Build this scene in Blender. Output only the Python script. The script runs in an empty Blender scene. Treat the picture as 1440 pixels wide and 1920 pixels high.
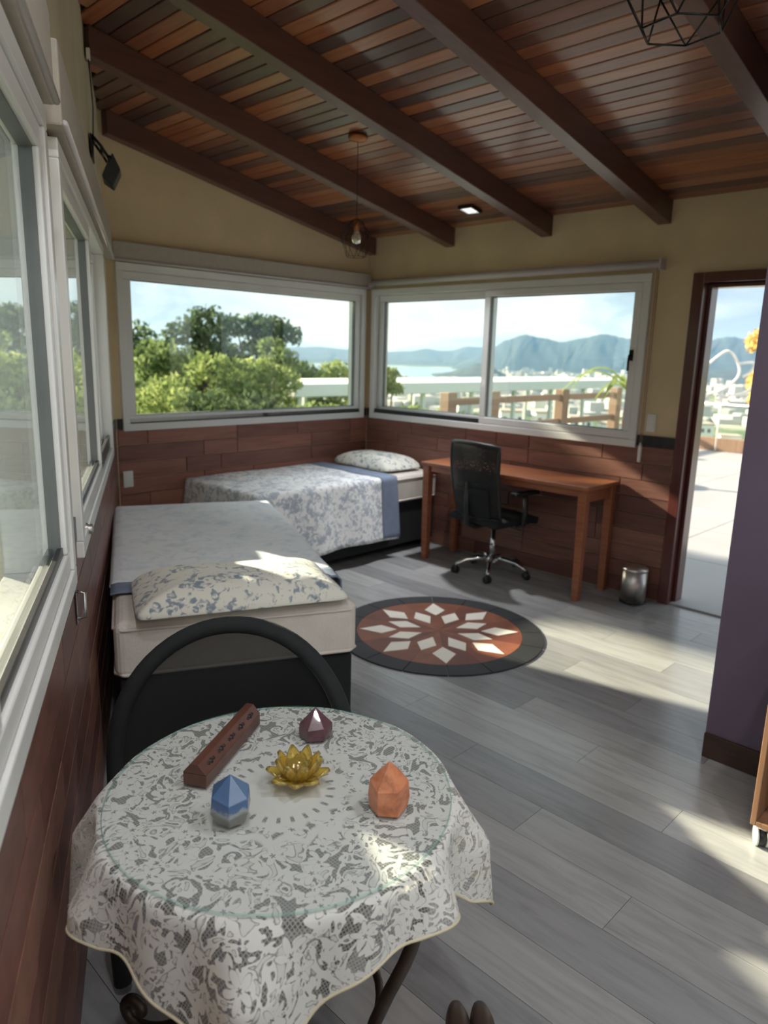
import bpy, bmesh, math, random
from mathutils import Vector, Matrix
random.seed(7)
D = bpy.data
scene = bpy.context.scene
COL = scene.collection
R_ = math.radians

# ------------------------------------------------------------------ camera
CAM = Vector((-4.628, -4.770, 1.587)); YAW, PIT, ROL = R_(44.292), R_(-12.359), R_(1.516)
FPX = 1351.85
cam = D.cameras.new('camera'); camo = D.objects.new('camera', cam); COL.objects.link(camo)
fw = Vector((math.cos(YAW)*math.cos(PIT), math.sin(YAW)*math.cos(PIT), math.sin(PIT)))
rt = Vector((math.sin(YAW), -math.cos(YAW), 0)); up = rt.cross(fw)
rt2 = rt*math.cos(ROL)+up*math.sin(ROL); up2 = -rt*math.sin(ROL)+up*math.cos(ROL)
m = Matrix((rt2, up2, -fw)).transposed().to_4x4(); m.translation = CAM
camo.matrix_world = m
cam.sensor_fit = 'VERTICAL'; cam.sensor_height = 24.0; cam.lens = FPX/1920*24.0
cam.clip_start = 0.02; cam.clip_end = 30000
scene.camera = camo
cam.dof.use_dof = True; cam.dof.focus_distance = 1.75; cam.dof.aperture_fstop = 2.4
scene.view_settings.view_transform = 'Standard'; scene.view_settings.look = 'None'
scene.view_settings.gamma = 1.0; scene.view_settings.use_curve_mapping = False
scene.view_settings.exposure = 0.40
scene.cycles.max_bounces = 12; scene.cycles.diffuse_bounces = 6; scene.cycles.transparent_max_bounces = 16

# ------------------------------------------------------------------ node helper
def lin(c):
    return tuple((v/12.92 if v <= .04045 else ((v+.055)/1.055)**2.4) for v in (x/255 for x in c)) + (1,)
class NT:
    def __init__(s, nt): s.nt = nt; nt.nodes.clear()
    def n(s, typ, ins=None, **kw):
        nd = s.nt.nodes.new(typ)
        for k, v in kw.items(): setattr(nd, k, v)
        for k, v in (ins or {}).items():
            if isinstance(v, bpy.types.NodeSocket): s.nt.links.new(v, nd.inputs[k])
            else: nd.inputs[k].default_value = v
        return nd
    def link(s, a, b): s.nt.links.new(a, b)
    def ramp(s, fac, stops, interp='LINEAR'):
        nd = s.n('ShaderNodeValToRGB', {'Fac': fac}); cr = nd.color_ramp; cr.interpolation = interp
        while len(cr.elements) < len(stops): cr.elements.new(0.5)
        for e, (p, c) in zip(cr.elements, stops):
            e.position = p; e.color = c if len(c) == 4 else tuple(c)+(1,)
        return nd.outputs['Color']
    def math(s, op, a, b=0.5, clamp=False):
        nd = s.n('ShaderNodeMath', {0: a, 1: b}, operation=op, use_clamp=clamp); return nd.outputs[0]
    def mix(s, f, a, b, blend='MIX'):
        nd = s.n('ShaderNodeMix', data_type='RGBA', blend_type=blend)
        for i, v in ((0, f), (6, a), (7, b)):
            if isinstance(v, bpy.types.NodeSocket): s.nt.links.new(v, nd.inputs[i])
            else: nd.inputs[i].default_value = v
        return nd.outputs[2]

# ------------------------------------------------------------------ world: hazy blue sky with soft cloud
world = D.worlds.new('sky'); scene.world = world; world.use_nodes = True
w = NT(world.node_tree)
tc = w.n('ShaderNodeTexCoord')
mp = w.n('ShaderNodeMapping', {'Vector': tc.outputs['Generated'], 'Scale': (2.2, 2.2, 7.5)})
nz = w.n('ShaderNodeTexNoise', {'Vector': mp.outputs[0], 'Scale': 2.1, 'Detail': 5.0, 'Roughness': .52, 'Distortion': .35})
cl = w.ramp(nz.outputs['Fac'], [(.34, lin((164, 184, 204))), (.44, lin((188, 205, 218))), (.52, lin((216, 228, 233))), (.62, lin((240, 245, 243)))])
SKY_STRENGTH = 1.1
bg = w.n('ShaderNodeBackground', {'Color': cl, 'Strength': SKY_STRENGTH})
wo = w.n('ShaderNodeOutputWorld', {'Surface': bg.outputs[0]})

# ------------------------------------------------------------------ sun: low, from beyond the left wall
SUN_TRAVEL = Vector((.54, -2.25, -1.0)).normalized()
sl = D.lights.new('sun', 'SUN'); sl.energy = 13.5; sl.angle = R_(1.2); sl.color = (1.0, .87, .66)
so = D.objects.new('sun', sl); COL.objects.link(so)
so.rotation_euler = SUN_TRAVEL.to_track_quat('-Z', 'Y').to_euler()
FILL_POWER = 10.0      # each LED panel added out of view as fill light

# ------------------------------------------------------------------ mesh helper
class MB:
    def __init__(s): s.v = []; s.f = []; s.sm = []
    def add(s, vs, fs, smooth=False, M=None):
        b = len(s.v)
        s.v += [tuple(M @ Vector(p)) if M is not None else tuple(p) for p in vs]
        s.f += [tuple(i+b for i in f) for f in fs]; s.sm += [smooth]*len(fs); return s
    def box(s, a, b, M=None):
        x0, y0, z0 = a; x1, y1, z1 = b
        if x0 > x1: x0, x1 = x1, x0
        if y0 > y1: y0, y1 = y1, y0
        if z0 > z1: z0, z1 = z1, z0
        return s.add([(x0,y0,z0),(x1,y0,z0),(x1,y1,z0),(x0,y1,z0),(x0,y0,z1),(x1,y0,z1),(x1,y1,z1),(x0,y1,z1)],
              [(0,3,2,1),(4,5,6,7),(0,1,5,4),(1,2,6,5),(2,3,7,6),(3,0,4,7)], False, M)
    def prism(s, poly, z0, z1, M=None, smooth=False):
        n = len(poly)
        vs = [(x, y, z0) for x, y in poly]+[(x, y, z1) for x, y in poly]
        fs = [tuple(reversed(range(n))), tuple(range(n, 2*n))]+[(i, (i+1) % n, n+(i+1) % n, n+i) for i in range(n)]
        return s.add(vs, fs, smooth, M)
    def tube(s, pts, r, n=8, closed=False, M=None):
        pts = [Vector(p) for p in pts]; k = len(pts); rs = r if isinstance(r, (list, tuple)) else [r]*k
        vs = []; fs = []; prev = None
        for i, p in enumerate(pts):
            if closed: t = pts[(i+1) % k]-pts[i-1]
            else: t = pts[min(i+1, k-1)]-pts[max(i-1, 0)]
            t.normalize()
            if prev is None:
                u = t.orthogonal().normalized()
            else:
                u = prev-t*prev.dot(t)
                u = u.normalized() if u.length > 1e-6 else t.orthogonal().normalized()
            prev = u; q = t.cross(u)
            for j in range(n):
                a = 2*math.pi*j/n; vs.append(p+(u*math.cos(a)+q*math.sin(a))*rs[i])
        for i in range(k if closed else k-1):
            for j in range(n):
                a, b = i*n, ((i+1) % k)*n
                fs.append((a+j, a+(j+1) % n, b+(j+1) % n, b+j))
        if not closed: fs += [tuple(reversed(range(n))), tuple(range((k-1)*n, k*n))]
        return s.add(vs, fs, True, M)
    def lathe(s, prof, n=24, M=None, cap=True):
        vs = []; fs = []; k = len(prof)
        for r, z in prof:
            for j in range(n):
                a = 2*math.pi*j/n; vs.append((r*math.cos(a), r*math.sin(a), z))
        for i in range(k-1):
            for j in range(n): fs.append((i*n+j, i*n+(j+1) % n, (i+1)*n+(j+1) % n, (i+1)*n+j))
        if cap: fs += [tuple(reversed(range(n))), tuple(range((k-1)*n, k*n))]
        return s.add(vs, fs, True, M)
    def grid(s, fn, nu, nv, M=None, smooth=True, wrap=False):
        vs = [fn(i/nu, j/nv) for i in range(nu if wrap else nu+1) for j in range(nv+1)]
        c = nv+1; q = nu if wrap else nu+1
        fs = [(i*c+j, ((i+1) % q)*c+j, ((i+1) % q)*c+j+1, i*c+j+1) for i in range(nu) for j in range(nv)]
        return s.add(vs, fs, smooth, M)
    def mesh(s, name, mat):
        me = D.meshes.new(name); me.from_pydata(s.v, [], s.f)
        me.polygons.foreach_set('use_smooth', s.sm)
        if mat: me.materials.append(mat)
        me.update(); return me
    def build(s, name, mat, parent=None, bevel=0, seg=2, loc=None, rz=0, sub=0, solid=0):
        o = D.objects.new(name, s.mesh(name, mat)); COL.objects.link(o)
        if parent: o.parent = parent
        if loc is not None: o.location = loc
        o.rotation_euler[2] = rz
        if solid:
            md = o.modifiers.new('thickness', 'SOLIDIFY'); md.thickness = solid; md.offset = 0
        if bevel:
            md = o.modifiers.new('bevel', 'BEVEL'); md.width = bevel; md.segments = seg; md.limit_method = 'ANGLE'; md.angle_limit = R_(40)
        if sub:
            md = o.modifiers.new('smooth', 'SUBSURF'); md.levels = sub; md.render_levels = sub
        return o
def tag(o, label=None, cat=None, group=None, kind=None):
    for k, v in (('label', label), ('category', cat), ('group', group), ('kind', kind)):
        if v: o[k] = v
    return o
def empty(name, loc=(0,0,0), rz=0, label=None, cat=None, group=None, kind=None):
    o = D.objects.new(name, None); COL.objects.link(o); o.location = loc; o.rotation_euler[2] = rz
    o.empty_display_size = .1
    return tag(o, label, cat, group, kind)
def inst(me, name, parent, loc, rz=0, rot=None):
    o = D.objects.new(name, me); COL.objects.link(o); o.parent = parent; o.location = loc
    if rot: o.rotation_euler = rot
    else: o.rotation_euler[2] = rz
    return o
def recalc(o):
    bm = bmesh.new(); bm.from_mesh(o.data); bmesh.ops.recalc_face_normals(bm, faces=bm.faces); bm.to_mesh(o.data); bm.free(); return o

# ------------------------------------------------------------------ materials
def mat(name): 
    mt = D.materials.new(name); mt.use_nodes = True; return mt, NT(mt.node_tree)
def out(t, sh): t.n('ShaderNodeOutputMaterial', {'Surface': sh})
def pb(t, **k):
    nd = t.n('ShaderNodeBsdfPrincipled'); 
    for a, v in k.items():
        a = a.replace('_', ' ')
        if isinstance(v, bpy.types.NodeSocket): t.link(v, nd.inputs[a])
        else: nd.inputs[a].default_value = v
    return nd
def plain(name, rgb, rough=.5, metal=0, var=.08, scale=6., bump=0, spec=.5, coat=0, **extra):
    mt, t = mat(name); c = lin(rgb)
    g = t.n('ShaderNodeNewGeometry')
    nz = t.n('ShaderNodeTexNoise', {'Vector': g.outputs['Position'], 'Scale': scale, 'Detail': 4.0})
    a = tuple(v*(1-var*1.6) for v in c[:3])+(1,); b = tuple(min(1, v*(1+var*1.6)) for v in c[:3])+(1,)
    col = t.ramp(nz.outputs['Fac'], [(.3, a), (.7, b)])
    p = pb(t, Base_Color=col, Roughness=rough, Metallic=metal, Specular_IOR_Level=spec, Coat_Weight=coat, **extra)
    if bump:
        n2 = t.n('ShaderNodeTexNoise', {'Vector': g.outputs['Position'], 'Scale': scale*8, 'Detail': 5.0})
        bn = t.n('ShaderNodeBump', {'Height': n2.outputs['Fac'], 'Strength': bump, 'Distance': .01}); t.link(bn.outputs[0], p.inputs['Normal'])
    out(t, p.outputs[0]); return mt
def wood(name, cols, rough=.4, axis='Y', coat=0, stretch=14., amt=.35, spec=.5, bump=.08, perobj=True, scale=3.):
    """cols: colours picked per object; grain stretched along one axis"""
    mt, t = mat(name)
    g = t.n('ShaderNodeNewGeometry'); oi = t.n('ShaderNodeObjectInfo')
    sc = {'X': (1, stretch, stretch), 'Y': (stretch, 1, stretch), 'Z': (stretch, stretch, 1)}[axis]
    offs = t.n('ShaderNodeVectorMath', {0: g.outputs['Position'], 1: oi.outputs['Location']}, operation='ADD')
    mp = t.n('ShaderNodeMapping', {'Vector': offs.outputs[0], 'Scale': sc})
    nz = t.n('ShaderNodeTexNoise', {'Vector': mp.outputs[0], 'Scale': scale, 'Detail': 6.0, 'Roughness': .6, 'Distortion': .6})
    k = len(cols)
    base = t.ramp(oi.outputs['Random'] if perobj else .5, [((i+.0)/k, lin(c)) for i, c in enumerate(cols)], 'CONSTANT' if k > 1 else 'LINEAR') if k > 1 else None
    if base is None: base = t.n('ShaderNodeRGB'); base.outputs[0].default_value = lin(cols[0]); base = base.outputs[0]
    gr = t.ramp(nz.outputs['Fac'], [(.3, (1-amt,)*3), (.5, (1, 1, 1)), (.72, (1+amt*.6,)*3)])
    col = t.mix(1.0, base, gr, 'MULTIPLY')
    p = pb(t, Base_Color=col, Roughness=rough, Coat_Weight=coat, Coat_Roughness=.15, Specular_IOR_Level=spec)
    if bump:
        bn = t.n('ShaderNodeBump', {'Height': nz.outputs['Fac'], 'Strength': bump, 'Distance': .004}); t.link(bn.outputs[0], p.inputs['Normal'])
    out(t, p.outputs[0]); return mt
M = {}
M['cream'] = plain('cream_plaster', (210, 190, 154), .85, var=.05, scale=3, bump=.25)
M['lwall'] = plain('pale_plaster', (206, 197, 168), .85, var=.04, scale=3, bump=.2)
M['purple'] = plain('purple_paint', (106, 92, 112), .7, var=.04, scale=3, bump=.1)
M['upvc'] = plain('white_upvc', (222, 222, 220), .3, var=.015)
M['valance'] = plain('grey_blind_fabric', (176, 168, 156), .8, var=.03, scale=40)
M['tubewhite'] = plain('grey_white_enamel', (196, 190, 190), .4, var=.02)
M['darkcap'] = plain('dark_stone_band', (42, 40, 40), .35, var=.15, scale=20)
M['gasket'] = plain('grey_gasket', (104, 106, 106), .5)
M['board'] = wood('ceiling_board_wood', [(148,92,66),(122,74,58),(162,98,62),(106,74,62),(138,84,64),(92,62,53),(130,80,64),(166,110,78),(88,66,60)], .3, 'Y', coat=.35, amt=.28)
M['backing'] = plain('dark_backing', (44, 30, 26), .8)
M['beam'] = wood('beam_wood', [(100,68,58),(94,64,55)], .38, 'X', coat=.2, amt=.22)
M['plank'] = wood('grey_floor_plank', [(162,162,162),(146,146,148),(170,170,169),(156,156,156),(138,138,140),(162,161,160)], .24, 'Y', amt=.2, stretch=9., spec=.55, bump=.05)
M['grout'] = plain('floor_joint', (84, 82, 80), .8)
M['tile'] = wood('red_wood_tile', [(146,100,84),(132,88,76),(158,112,94),(124,82,72),(144,96,82),(168,124,104)], .42, 'X', amt=.3, stretch=10.)
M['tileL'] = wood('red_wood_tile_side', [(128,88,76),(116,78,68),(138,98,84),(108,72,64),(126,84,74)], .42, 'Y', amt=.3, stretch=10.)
M['tilegap'] = plain('tile_joint', (70, 42, 36), .8)
M['doorwood'] = wood('mahogany_door_wood', [(92,46,42)], .3, 'Z', coat=.4, amt=.25)
M['deskwood'] = wood('desk_wood', [(150,92,62)], .35, 'Y', coat=.3, amt=.3)
M['cartwood'] = wood('cart_wood', [(140,104,78)], .45, 'Z', amt=.25)
M['cartin'] = wood('cart_inner_wood', [(96,62,46)], .5, 'Y', amt=.25)
M['basewood'] = wood('dark_skirting_wood', [(70,50,44)], .4, 'Y', amt=.25)
M['black'] = plain('black_plastic', (32, 34, 36), .45, var=.05)
M['blackmetal'] = plain('black_metal', (34, 32, 31), .4, metal=.6, var=.1)
M['bronze'] = plain('bronzed_iron', (74, 62, 54), .42, metal=.55, var=.2, scale=15)
M['chrome'] = plain('chrome', (215, 215, 216), .14, metal=1, var=.02)
M['steel'] = plain('brushed_steel', (206, 200, 196), .42, metal=1, var=.05, scale=30)
M['white'] = plain('white_plastic', (225, 224, 218), .4, var=.02)
M['basefabric'] = plain('black_base_fabric', (26, 28, 30), .9, var=.1, scale=30)
M['mattress'] = plain('white_mattress_fabric', (212, 204, 196), .85, var=.03, scale=12, bump=.15)
M['copper'] = plain('copper_socket', (170, 108, 64), .4, metal=.5)
M['deck'] = plain('pale_deck_stone', (158, 158, 160), .55, var=.06, scale=.8)
M['railwood'] = wood('rail_wood', [(160,130,106),(146,118,96)], .6, 'Z', amt=.25)
M['canopywhite'] = plain('white_canopy', (236, 236, 232), .6, var=.02)
def glassmat(name, tint=(.93,.97,.96,1), rough=0.0, ior=1.45):
    mt, t = mat(name)
    gm = t.n('ShaderNodeNewGeometry')            # same air-side reflectance on both faces of the sheet
    fr = t.n('ShaderNodeFresnel', {'IOR': t.math('ADD', ior, t.math('MULTIPLY', gm.outputs['Backfacing'], 1/ior-ior))})
    tr = t.n('ShaderNodeBsdfTransparent', {'Color': tint}); gl = t.n('ShaderNodeBsdfGlossy', {'Color': (1,1,1,1), 'Roughness': rough})
    mx = t.n('ShaderNodeMixShader', {0: fr.outputs[0], 1: tr.outputs[0], 2: gl.outputs[0]}); out(t, mx.outputs[0]); return mt
M['glass'] = glassmat('window_glass')
M['tableglass'] = glassmat('table_glass', (.975,.99,.985,1))
mt, t = mat('glass_edge'); p = pb(t, Base_Color=lin((130,176,168)), Roughness=.1); tr = t.n('ShaderNodeBsdfTransparent', {'Color': (.9,.97,.95,1)}); mx = t.n('ShaderNodeMixShader', {0: .62, 1: p.outputs[0], 2: tr.outputs[0]}); out(t, mx.outputs[0]); M['glassedge'] = mt
def emis(name, rgb, st):
    mt, t = mat(name); e = t.n('ShaderNodeEmission', {'Color': lin(rgb), 'Strength': st}); out(t, e.outputs[0]); return mt
M['led'] = emis('led_panel', (255, 250, 238), 1.0)
# floral cotton: white ground with blue-grey leaf blots
def floral(name, ground, blot, scale, lo=.5, hi=.56, second=None):
    mt, t = mat(name); g = t.n('ShaderNodeNewGeometry')
    nw = t.n('ShaderNodeTexNoise', {'Vector': g.outputs['Position'], 'Scale': scale*.8, 'Detail': 2.0})
    wv = t.mix(.12, g.outputs['Position'], nw.outputs['Color'])
    v = t.n('ShaderNodeTexVoronoi', {'Vector': wv, 'Scale': scale}, feature='SMOOTH_F1')
    n1 = t.n('ShaderNodeTexNoise', {'Vector': g.outputs['Position'], 'Scale': scale*1.6, 'Detail': 3.0, 'Distortion': 1.2})
    s_ = t.math('ADD', t.math('MULTIPLY', v.outputs['Distance'], .35), n1.outputs['Fac'])
    col = t.ramp(s_, [(lo, lin(ground)), (hi, lin(blot)), (min(.99, hi+.16), lin(second or blot))])
    p = pb(t, Base_Color=col, Roughness=.85, Sheen_Weight=.15)
    n2 = t.n('ShaderNodeTexNoise', {'Vector': g.outputs['Position'], 'Scale': 14.0, 'Detail': 3.0})
    bn = t.n('ShaderNodeBump', {'Height': n2.outputs['Fac'], 'Strength': .3, 'Distance': .01}); t.link(bn.outputs[0], p.inputs['Normal'])
    out(t, p.outputs[0]); return mt
M['floral'] = floral('floral_cotton', (242, 242, 242), (186, 193, 203), 16, .62, .74, (172,180,190))
M['floralpillow'] = floral('floral_pillow_cotton', (226, 224, 214), (146, 156, 166), 19, .68, .78, (126,140,156))
M['quilt'] = floral('pale_blue_quilt', (238, 242, 246), (206, 218, 230), 9, .62, .95)
M['bluefabric'] = plain('blue_grey_fabric', (122, 134, 156), .85, var=.05, scale=20, bump=.1)
M['pillowside'] = plain('grey_white_cotton', (206, 202, 198), .85, var=.03)

# ------------------------------------------------------------------ key layout
TH = R_(27.5); L0 = Vector((-2.40, 0, 0)); LDIR = Vector((-math.sin(TH), -math.cos(TH), 0)); LNOR = Vector((math.cos(TH), -math.sin(TH), 0))
LROT = math.atan2(LDIR.y, LDIR.x)
def LP(t, off=0, z=0): return L0+LDIR*t+LNOR*off+Vector((0,0,z))
SLOPE = .195; ZC = 2.56                      # ceiling height at the window wall, rising to the left
def zc(x): return ZC-SLOPE*x
def lx(y): return L0.x+y*math.tan(TH)        # x of the left wall at y (y<0)
YB = -6.5; XP, YP = -1.746, -3.84            # back wall, corner of the purple block

# ------------------------------------------------------------------ floor
floor = MB().prism([(0.15,0.15),(0.15,YB-.15),(-6.2,YB-.15),(-6.2,YB+.2),(-2.48,.15)][::-1], -.12, -.012).build('floor', M['grout'])
tag(floor, 'grey wood-look plank floor of the room', 'floor', kind='structure')
PW = .182; cache = {}
def plank_mesh(ln):
    k = round(ln, 3)
    if k not in cache:
        b = MB().box((-PW/2+.0008, -ln/2+.0008, -.0125), (PW/2-.0008, ln/2-.0008, 0)); cache[k] = b.mesh('plank', M['plank'])
    return cache[k]
row = 0; x = -PW/2
while x > -5.6:
    y = -((row*.43) % 1.22); segs = []
    y0 = 0.0; first = y
    cuts = [0.0]; c = y if y < -.05 else y-1.22
    while c > YB: cuts.append(c); c -= 1.22
    cuts.append(YB)
    for a, b in zip(cuts[:-1], cuts[1:]):
        mid = (a+b)/2
        if x < lx(b)-.05 or (x > XP+.1 and a < YP-.1): continue
        if x-PW/2 < lx(a):                        # trimmed where the oblique wall cuts the row
            a = min(a, (x+PW/2-L0.x)/math.tan(TH)) if x < L0.x else a
            if a-b < .06: continue
        inst(plank_mesh(a-b), 'plank', floor, (x, (a+b)/2, 0))
    x -= PW; row += 1

# ------------------------------------------------------------------ ceiling boards and beams
sl_ang = math.atan(SLOPE)
ceil = MB()
ceil.add([(.5,.6,zc(.5)+.03),(.5,YB-.4,zc(.5)+.03),(-6.6,YB-.4,zc(-6.6)+.03),(-6.6,.6,zc(-6.6)+.03),
          (.5,.6,zc(.5)+.15),(.5,YB-.4,zc(.5)+.15),(-6.6,YB-.4,zc(-6.6)+.15),(-6.6,.6,zc(-6.6)+.15)],
         [(0,1,2,3),(7,6,5,4),(0,4,5,1),(1,5,6,2),(2,6,7,3),(3,7,4,0)])
ceiling = tag(ceil.build('ceiling', M['backing']), 'sloping ceiling of glossy red-brown wooden boards on dark beams', 'ceiling', kind='structure')
BP = .0805; cache2 = {}
def board_mesh(ln):
    k = round(ln, 2)
    if k not in cache2:
        w2 = BP/2-.0028; h = k/2-.001
        cache2[k] = MB().add([(-w2,-h,.022),(w2,-h,.022),(w2,h,.022),(-w2,h,.022),(-w2,-h,.004),(w2,-h,.004),(w2,h,.004),(-w2,h,.004),
              (-w2+.004,-h,0),(w2-.004,-h,0),(w2-.004,h,0),(-w2+.004,h,0)],
              [(0,3,2,1)[::-1],(0,1,5,4),(1,2,6,5),(2,3,7,6),(3,0,4,7),(4,5,9,8),(5,6,10,9),(6,7,11,10),(7,4,8,11),(8,9,10,11)]).mesh('board', M['board'])
    return cache2[k]
BEAMY = [-.045, -.912, -1.79, -2.64, -3.53, -4.40, -5.28, -6.15]     # beam centres
s = BP/2; row = 0
while True:
    x = -s*math.cos(sl_ang)
    if x < -5.75: break
    ya = 0 if x > L0.x else (x-L0.x)/math.tan(TH)
    opts = [BEAMY[i] for i in range(1, 8)]
    step = [(2, 5), (1, 4, 6), (3, 6), (2, 4), (1, 3, 5), (4, 6), (3, 5)][row % 7]
    cuts = [ya-.004]+[BEAMY[i] for i in step if BEAMY[i] < ya-.2]+[YB]
    for a, b in zip(cuts[:-1], cuts[1:]):
        if x > XP+.05 and a < YP-.3: continue
        inst(board_mesh(a-b), 'board', ceiling, (x, (a+b)/2, zc(x)), rot=(0, sl_ang, 0))
    s += BP; row += 1
for y in BEAMY:
    hw = .0435 if y < -.1 else .038
    xe = lx(y-hw)+.03 if y < -.1 else L0.x+.02
    xs = -.004 if y > YP else XP-.004
    BD = .138
    b = MB().add([(xs,y-hw,zc(xs)-.001),(xs,y+hw,zc(xs)-.001),(xe,y+hw,zc(xe)-.001),(xe,y-hw,zc(xe)-.001),
                  (xs,y-hw,zc(xs)-BD),(xs,y+hw,zc(xs)-BD),(xe,y+hw,zc(xe)-BD),(xe,y-hw,zc(xe)-BD)],
                 [(0,1,2,3),(7,6,5,4),(0,4,5,1),(1,5,6,2),(2,6,7,3),(3,7,4,0)])
    recalc(b.build('beam', M['beam'], ceiling, bevel=.004))

# ------------------------------------------------------------------ walls
WT = .16
ZB0, ZT0 = 1.04, 2.115                         # window openings in the two window walls
CAP0, CAP1 = 1.035, 1.105                      # dark band over the tiles
def wall_piece(mb, x0, x1, z0, fz1, y0=0.0, y1=-WT):   # local: x along, y<0 outside; top follows fz1(x)
    za, zb = (fz1(x0), fz1(x1)) if callable(fz1) else (fz1, fz1)
    mb.add([(x0,y0,z0),(x1,y0,z0),(x1,y1,z0),(x0,y1,z0),(x0,y0,za),(x1,y0,zb),(x1,y1,zb),(x0,y1,za)],
           [(0,1,5,4),(1,2,6,5),(2,3,7,6),(3,0,4,7),(0,3,2,1),(4,5,6,7)])
# wall_back (A): local x = -X, rotation 180
wb = MB(); fA = lambda x: zc(-x)+.028
wall_piece(wb, -WT, 2.56, 0, ZB0); wall_piece(wb, -WT, .09, ZB0, ZT0); wall_piece(wb, 2.315, 2.56, ZB0, ZT0); wall_piece(wb, -WT, 2.56, ZT0, fA)
wall_back = tag(recalc(wb.build('wall_back', M['cream'], rz=math.pi)), 'cream plastered wall with red wood-look tiles under the wide fixed window', 'wall', kind='structure')
# wall_right (B): local x=+Y, rotation 90, inward = -X
wr = MB(); zt = zc(0)+.02
DY0, DY1, DH = -2.93, -3.78, 2.06
wall_piece(wr, DY0, 0, 0, ZB0); wall_piece(wr, -.09, 0, ZB0, ZT0); wall_piece(wr, DY0, -2.575, ZB0, ZT0); wall_piece(wr, YP-.2, 0, ZT0 if False else DH+.055, zt)
wall_piece(wr, DY0, 0, ZT0, DH+.055); wall_piece(wr, DY1, DY0, DH, DH+.055); wall_piece(wr, YP-.2, DY1, 0, DH+.055)
wall_right = tag(recalc(wr.build('wall_right', M['cream'], rz=math.pi/2)), 'cream plastered wall with sliding window, desk and open door', 'wall', kind='structure')
# wall_left (L)
LW = [(.90, 3.06), (3.30, 5.30)]; LZ0, LZ1 = 1.0, 2.10
wl = MB(); fL = lambda t: zc(LP(t).x)+.028
TE = 7.35
wall_piece(wl, -.12, TE, 0, LZ0); wall_piece(wl, -.12, LW[0][0]+.03, LZ0, LZ1); wall_piece(wl, LW[0][1]-.03, LW[1][0]+.03, LZ0, LZ1); wall_piece(wl, LW[1][1]-.03, TE, LZ0, LZ1); wall_piece(wl, -.12, TE, LZ1, fL)
wall_left = tag(recalc(wl.build('wall_left', M['lwall'], loc=L0, rz=LROT)), 'pale wall on the left with tiles under two white windows', 'wall', kind='structure')
# purple block and the wall behind the camera
pbk = MB().prism([(0,YP),(XP,YP),(XP,YB),(0,YB)], 0, 1.0)
pbk.v = [(x_, y_, (zc(x_)+.02 if z_ > .5 else 0)) for x_, y_, z_ in pbk.v]
wall_p = tag(recalc(pbk.build('wall_purple', M['purple'])), 'purple painted partition wall beside the open door', 'wall', kind='structure')
wbh = MB()
for (x0, x1, z0, z1) in ((-5.95,-5.2,0,3.75),(-2.3,XP,0,2.95),(-5.2,-2.3,2.2,3.0),(-5.2,-2.3,0,.12)):
    wbh.add([(x0,YB,z0),(x1,YB,z0),(x1,YB-WT,z0),(x0,YB-WT,z0),(x0,YB,zc(x0)+.02 if z1>2.5 else z1),(x1,YB,zc(x1)+.02 if z1>2.5 else z1),(x1,YB-WT,zc(x1)+.02 if z1>2.5 else z1),(x0,YB-WT,zc(x0)+.02 if z1>2.5 else z1)],
            [(0,1,5,4),(1,2,6,5),(2,3,7,6),(3,0,4,7),(0,3,2,1),(4,5,6,7)])
tag(recalc(wbh.build('wall_front', M['cream'])), 'cream wall with a wide glazed opening behind the viewer', 'wall', kind='structure')

# tiles on the lower walls: each plank-shaped tile is a part
TR = .1145; tcache = {}
def tile_mesh(ln, mt):
    k = (round(ln, 2), mt)
    if k not in tcache:
        g = .0016; L_ = k[0]
        tcache[k] = MB().add([(g,0,g),(L_-g,0,g),(L_-g,0,TR-g),(g,0,TR-g),(g+.002,.011,g+.002),(L_-g-.002,.011,g+.002),(L_-g-.002,.011,TR-g-.002),(g+.002,.011,TR-g-.002)],
            [(4,7,6,5)[::-1],(0,1,5,4),(1,2,6,5),(2,3,7,6),(3,0,4,7)]).mesh('tile', M[mt])
    return tcache[k]
rnd = random.Random(3)
def tiles(wall, x0, x1, mt):
    for r in range(9):
        x = x0; first = True
        while x < x1-.01:
            ln = rnd.choice([.3,.45,.6,.6,.75,.9]) if not first else rnd.choice([.2,.35,.5,.65])
            first = False
            if x1-(x+ln) < .15: ln = x1-x
            inst(tile_mesh(ln, mt), 'tile', wall, (x, .0005, .004+r*TR)); x += round(ln, 2)
tiles(wall_back, .013, 2.385, 'tile'); tiles(wall_right, -2.865, -.013, 'tileL'); tiles(wall_left, .02, TE-.02, 'tileL')
for i, (loc, rz, x0, x1) in enumerate((((0,0,0), math.pi, .016, 2.38), ((0,0,0), math.pi/2, -2.865, -.016), (L0, LROT, .02, TE-.02))):
    tag(MB().box((x0, .0005, CAP0), (x1, .014, CAP1)).build('trim_%d' % (i+1), M['darkcap'], loc=loc, rz=rz, bevel=.002),
        'dark stone band capping the wall tiles on the %s' % ['back wall', 'window wall by the door', 'left wall'][i], 'trim', kind='structure')
tag(MB().box((XP-.016, YB+.02, 0), (XP-.0005, YP, .105)).build('baseboard_purple', M['basewood'], bevel=.003), 'dark brown wooden skirting along the purple wall', 'baseboard', kind='structure')

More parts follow.
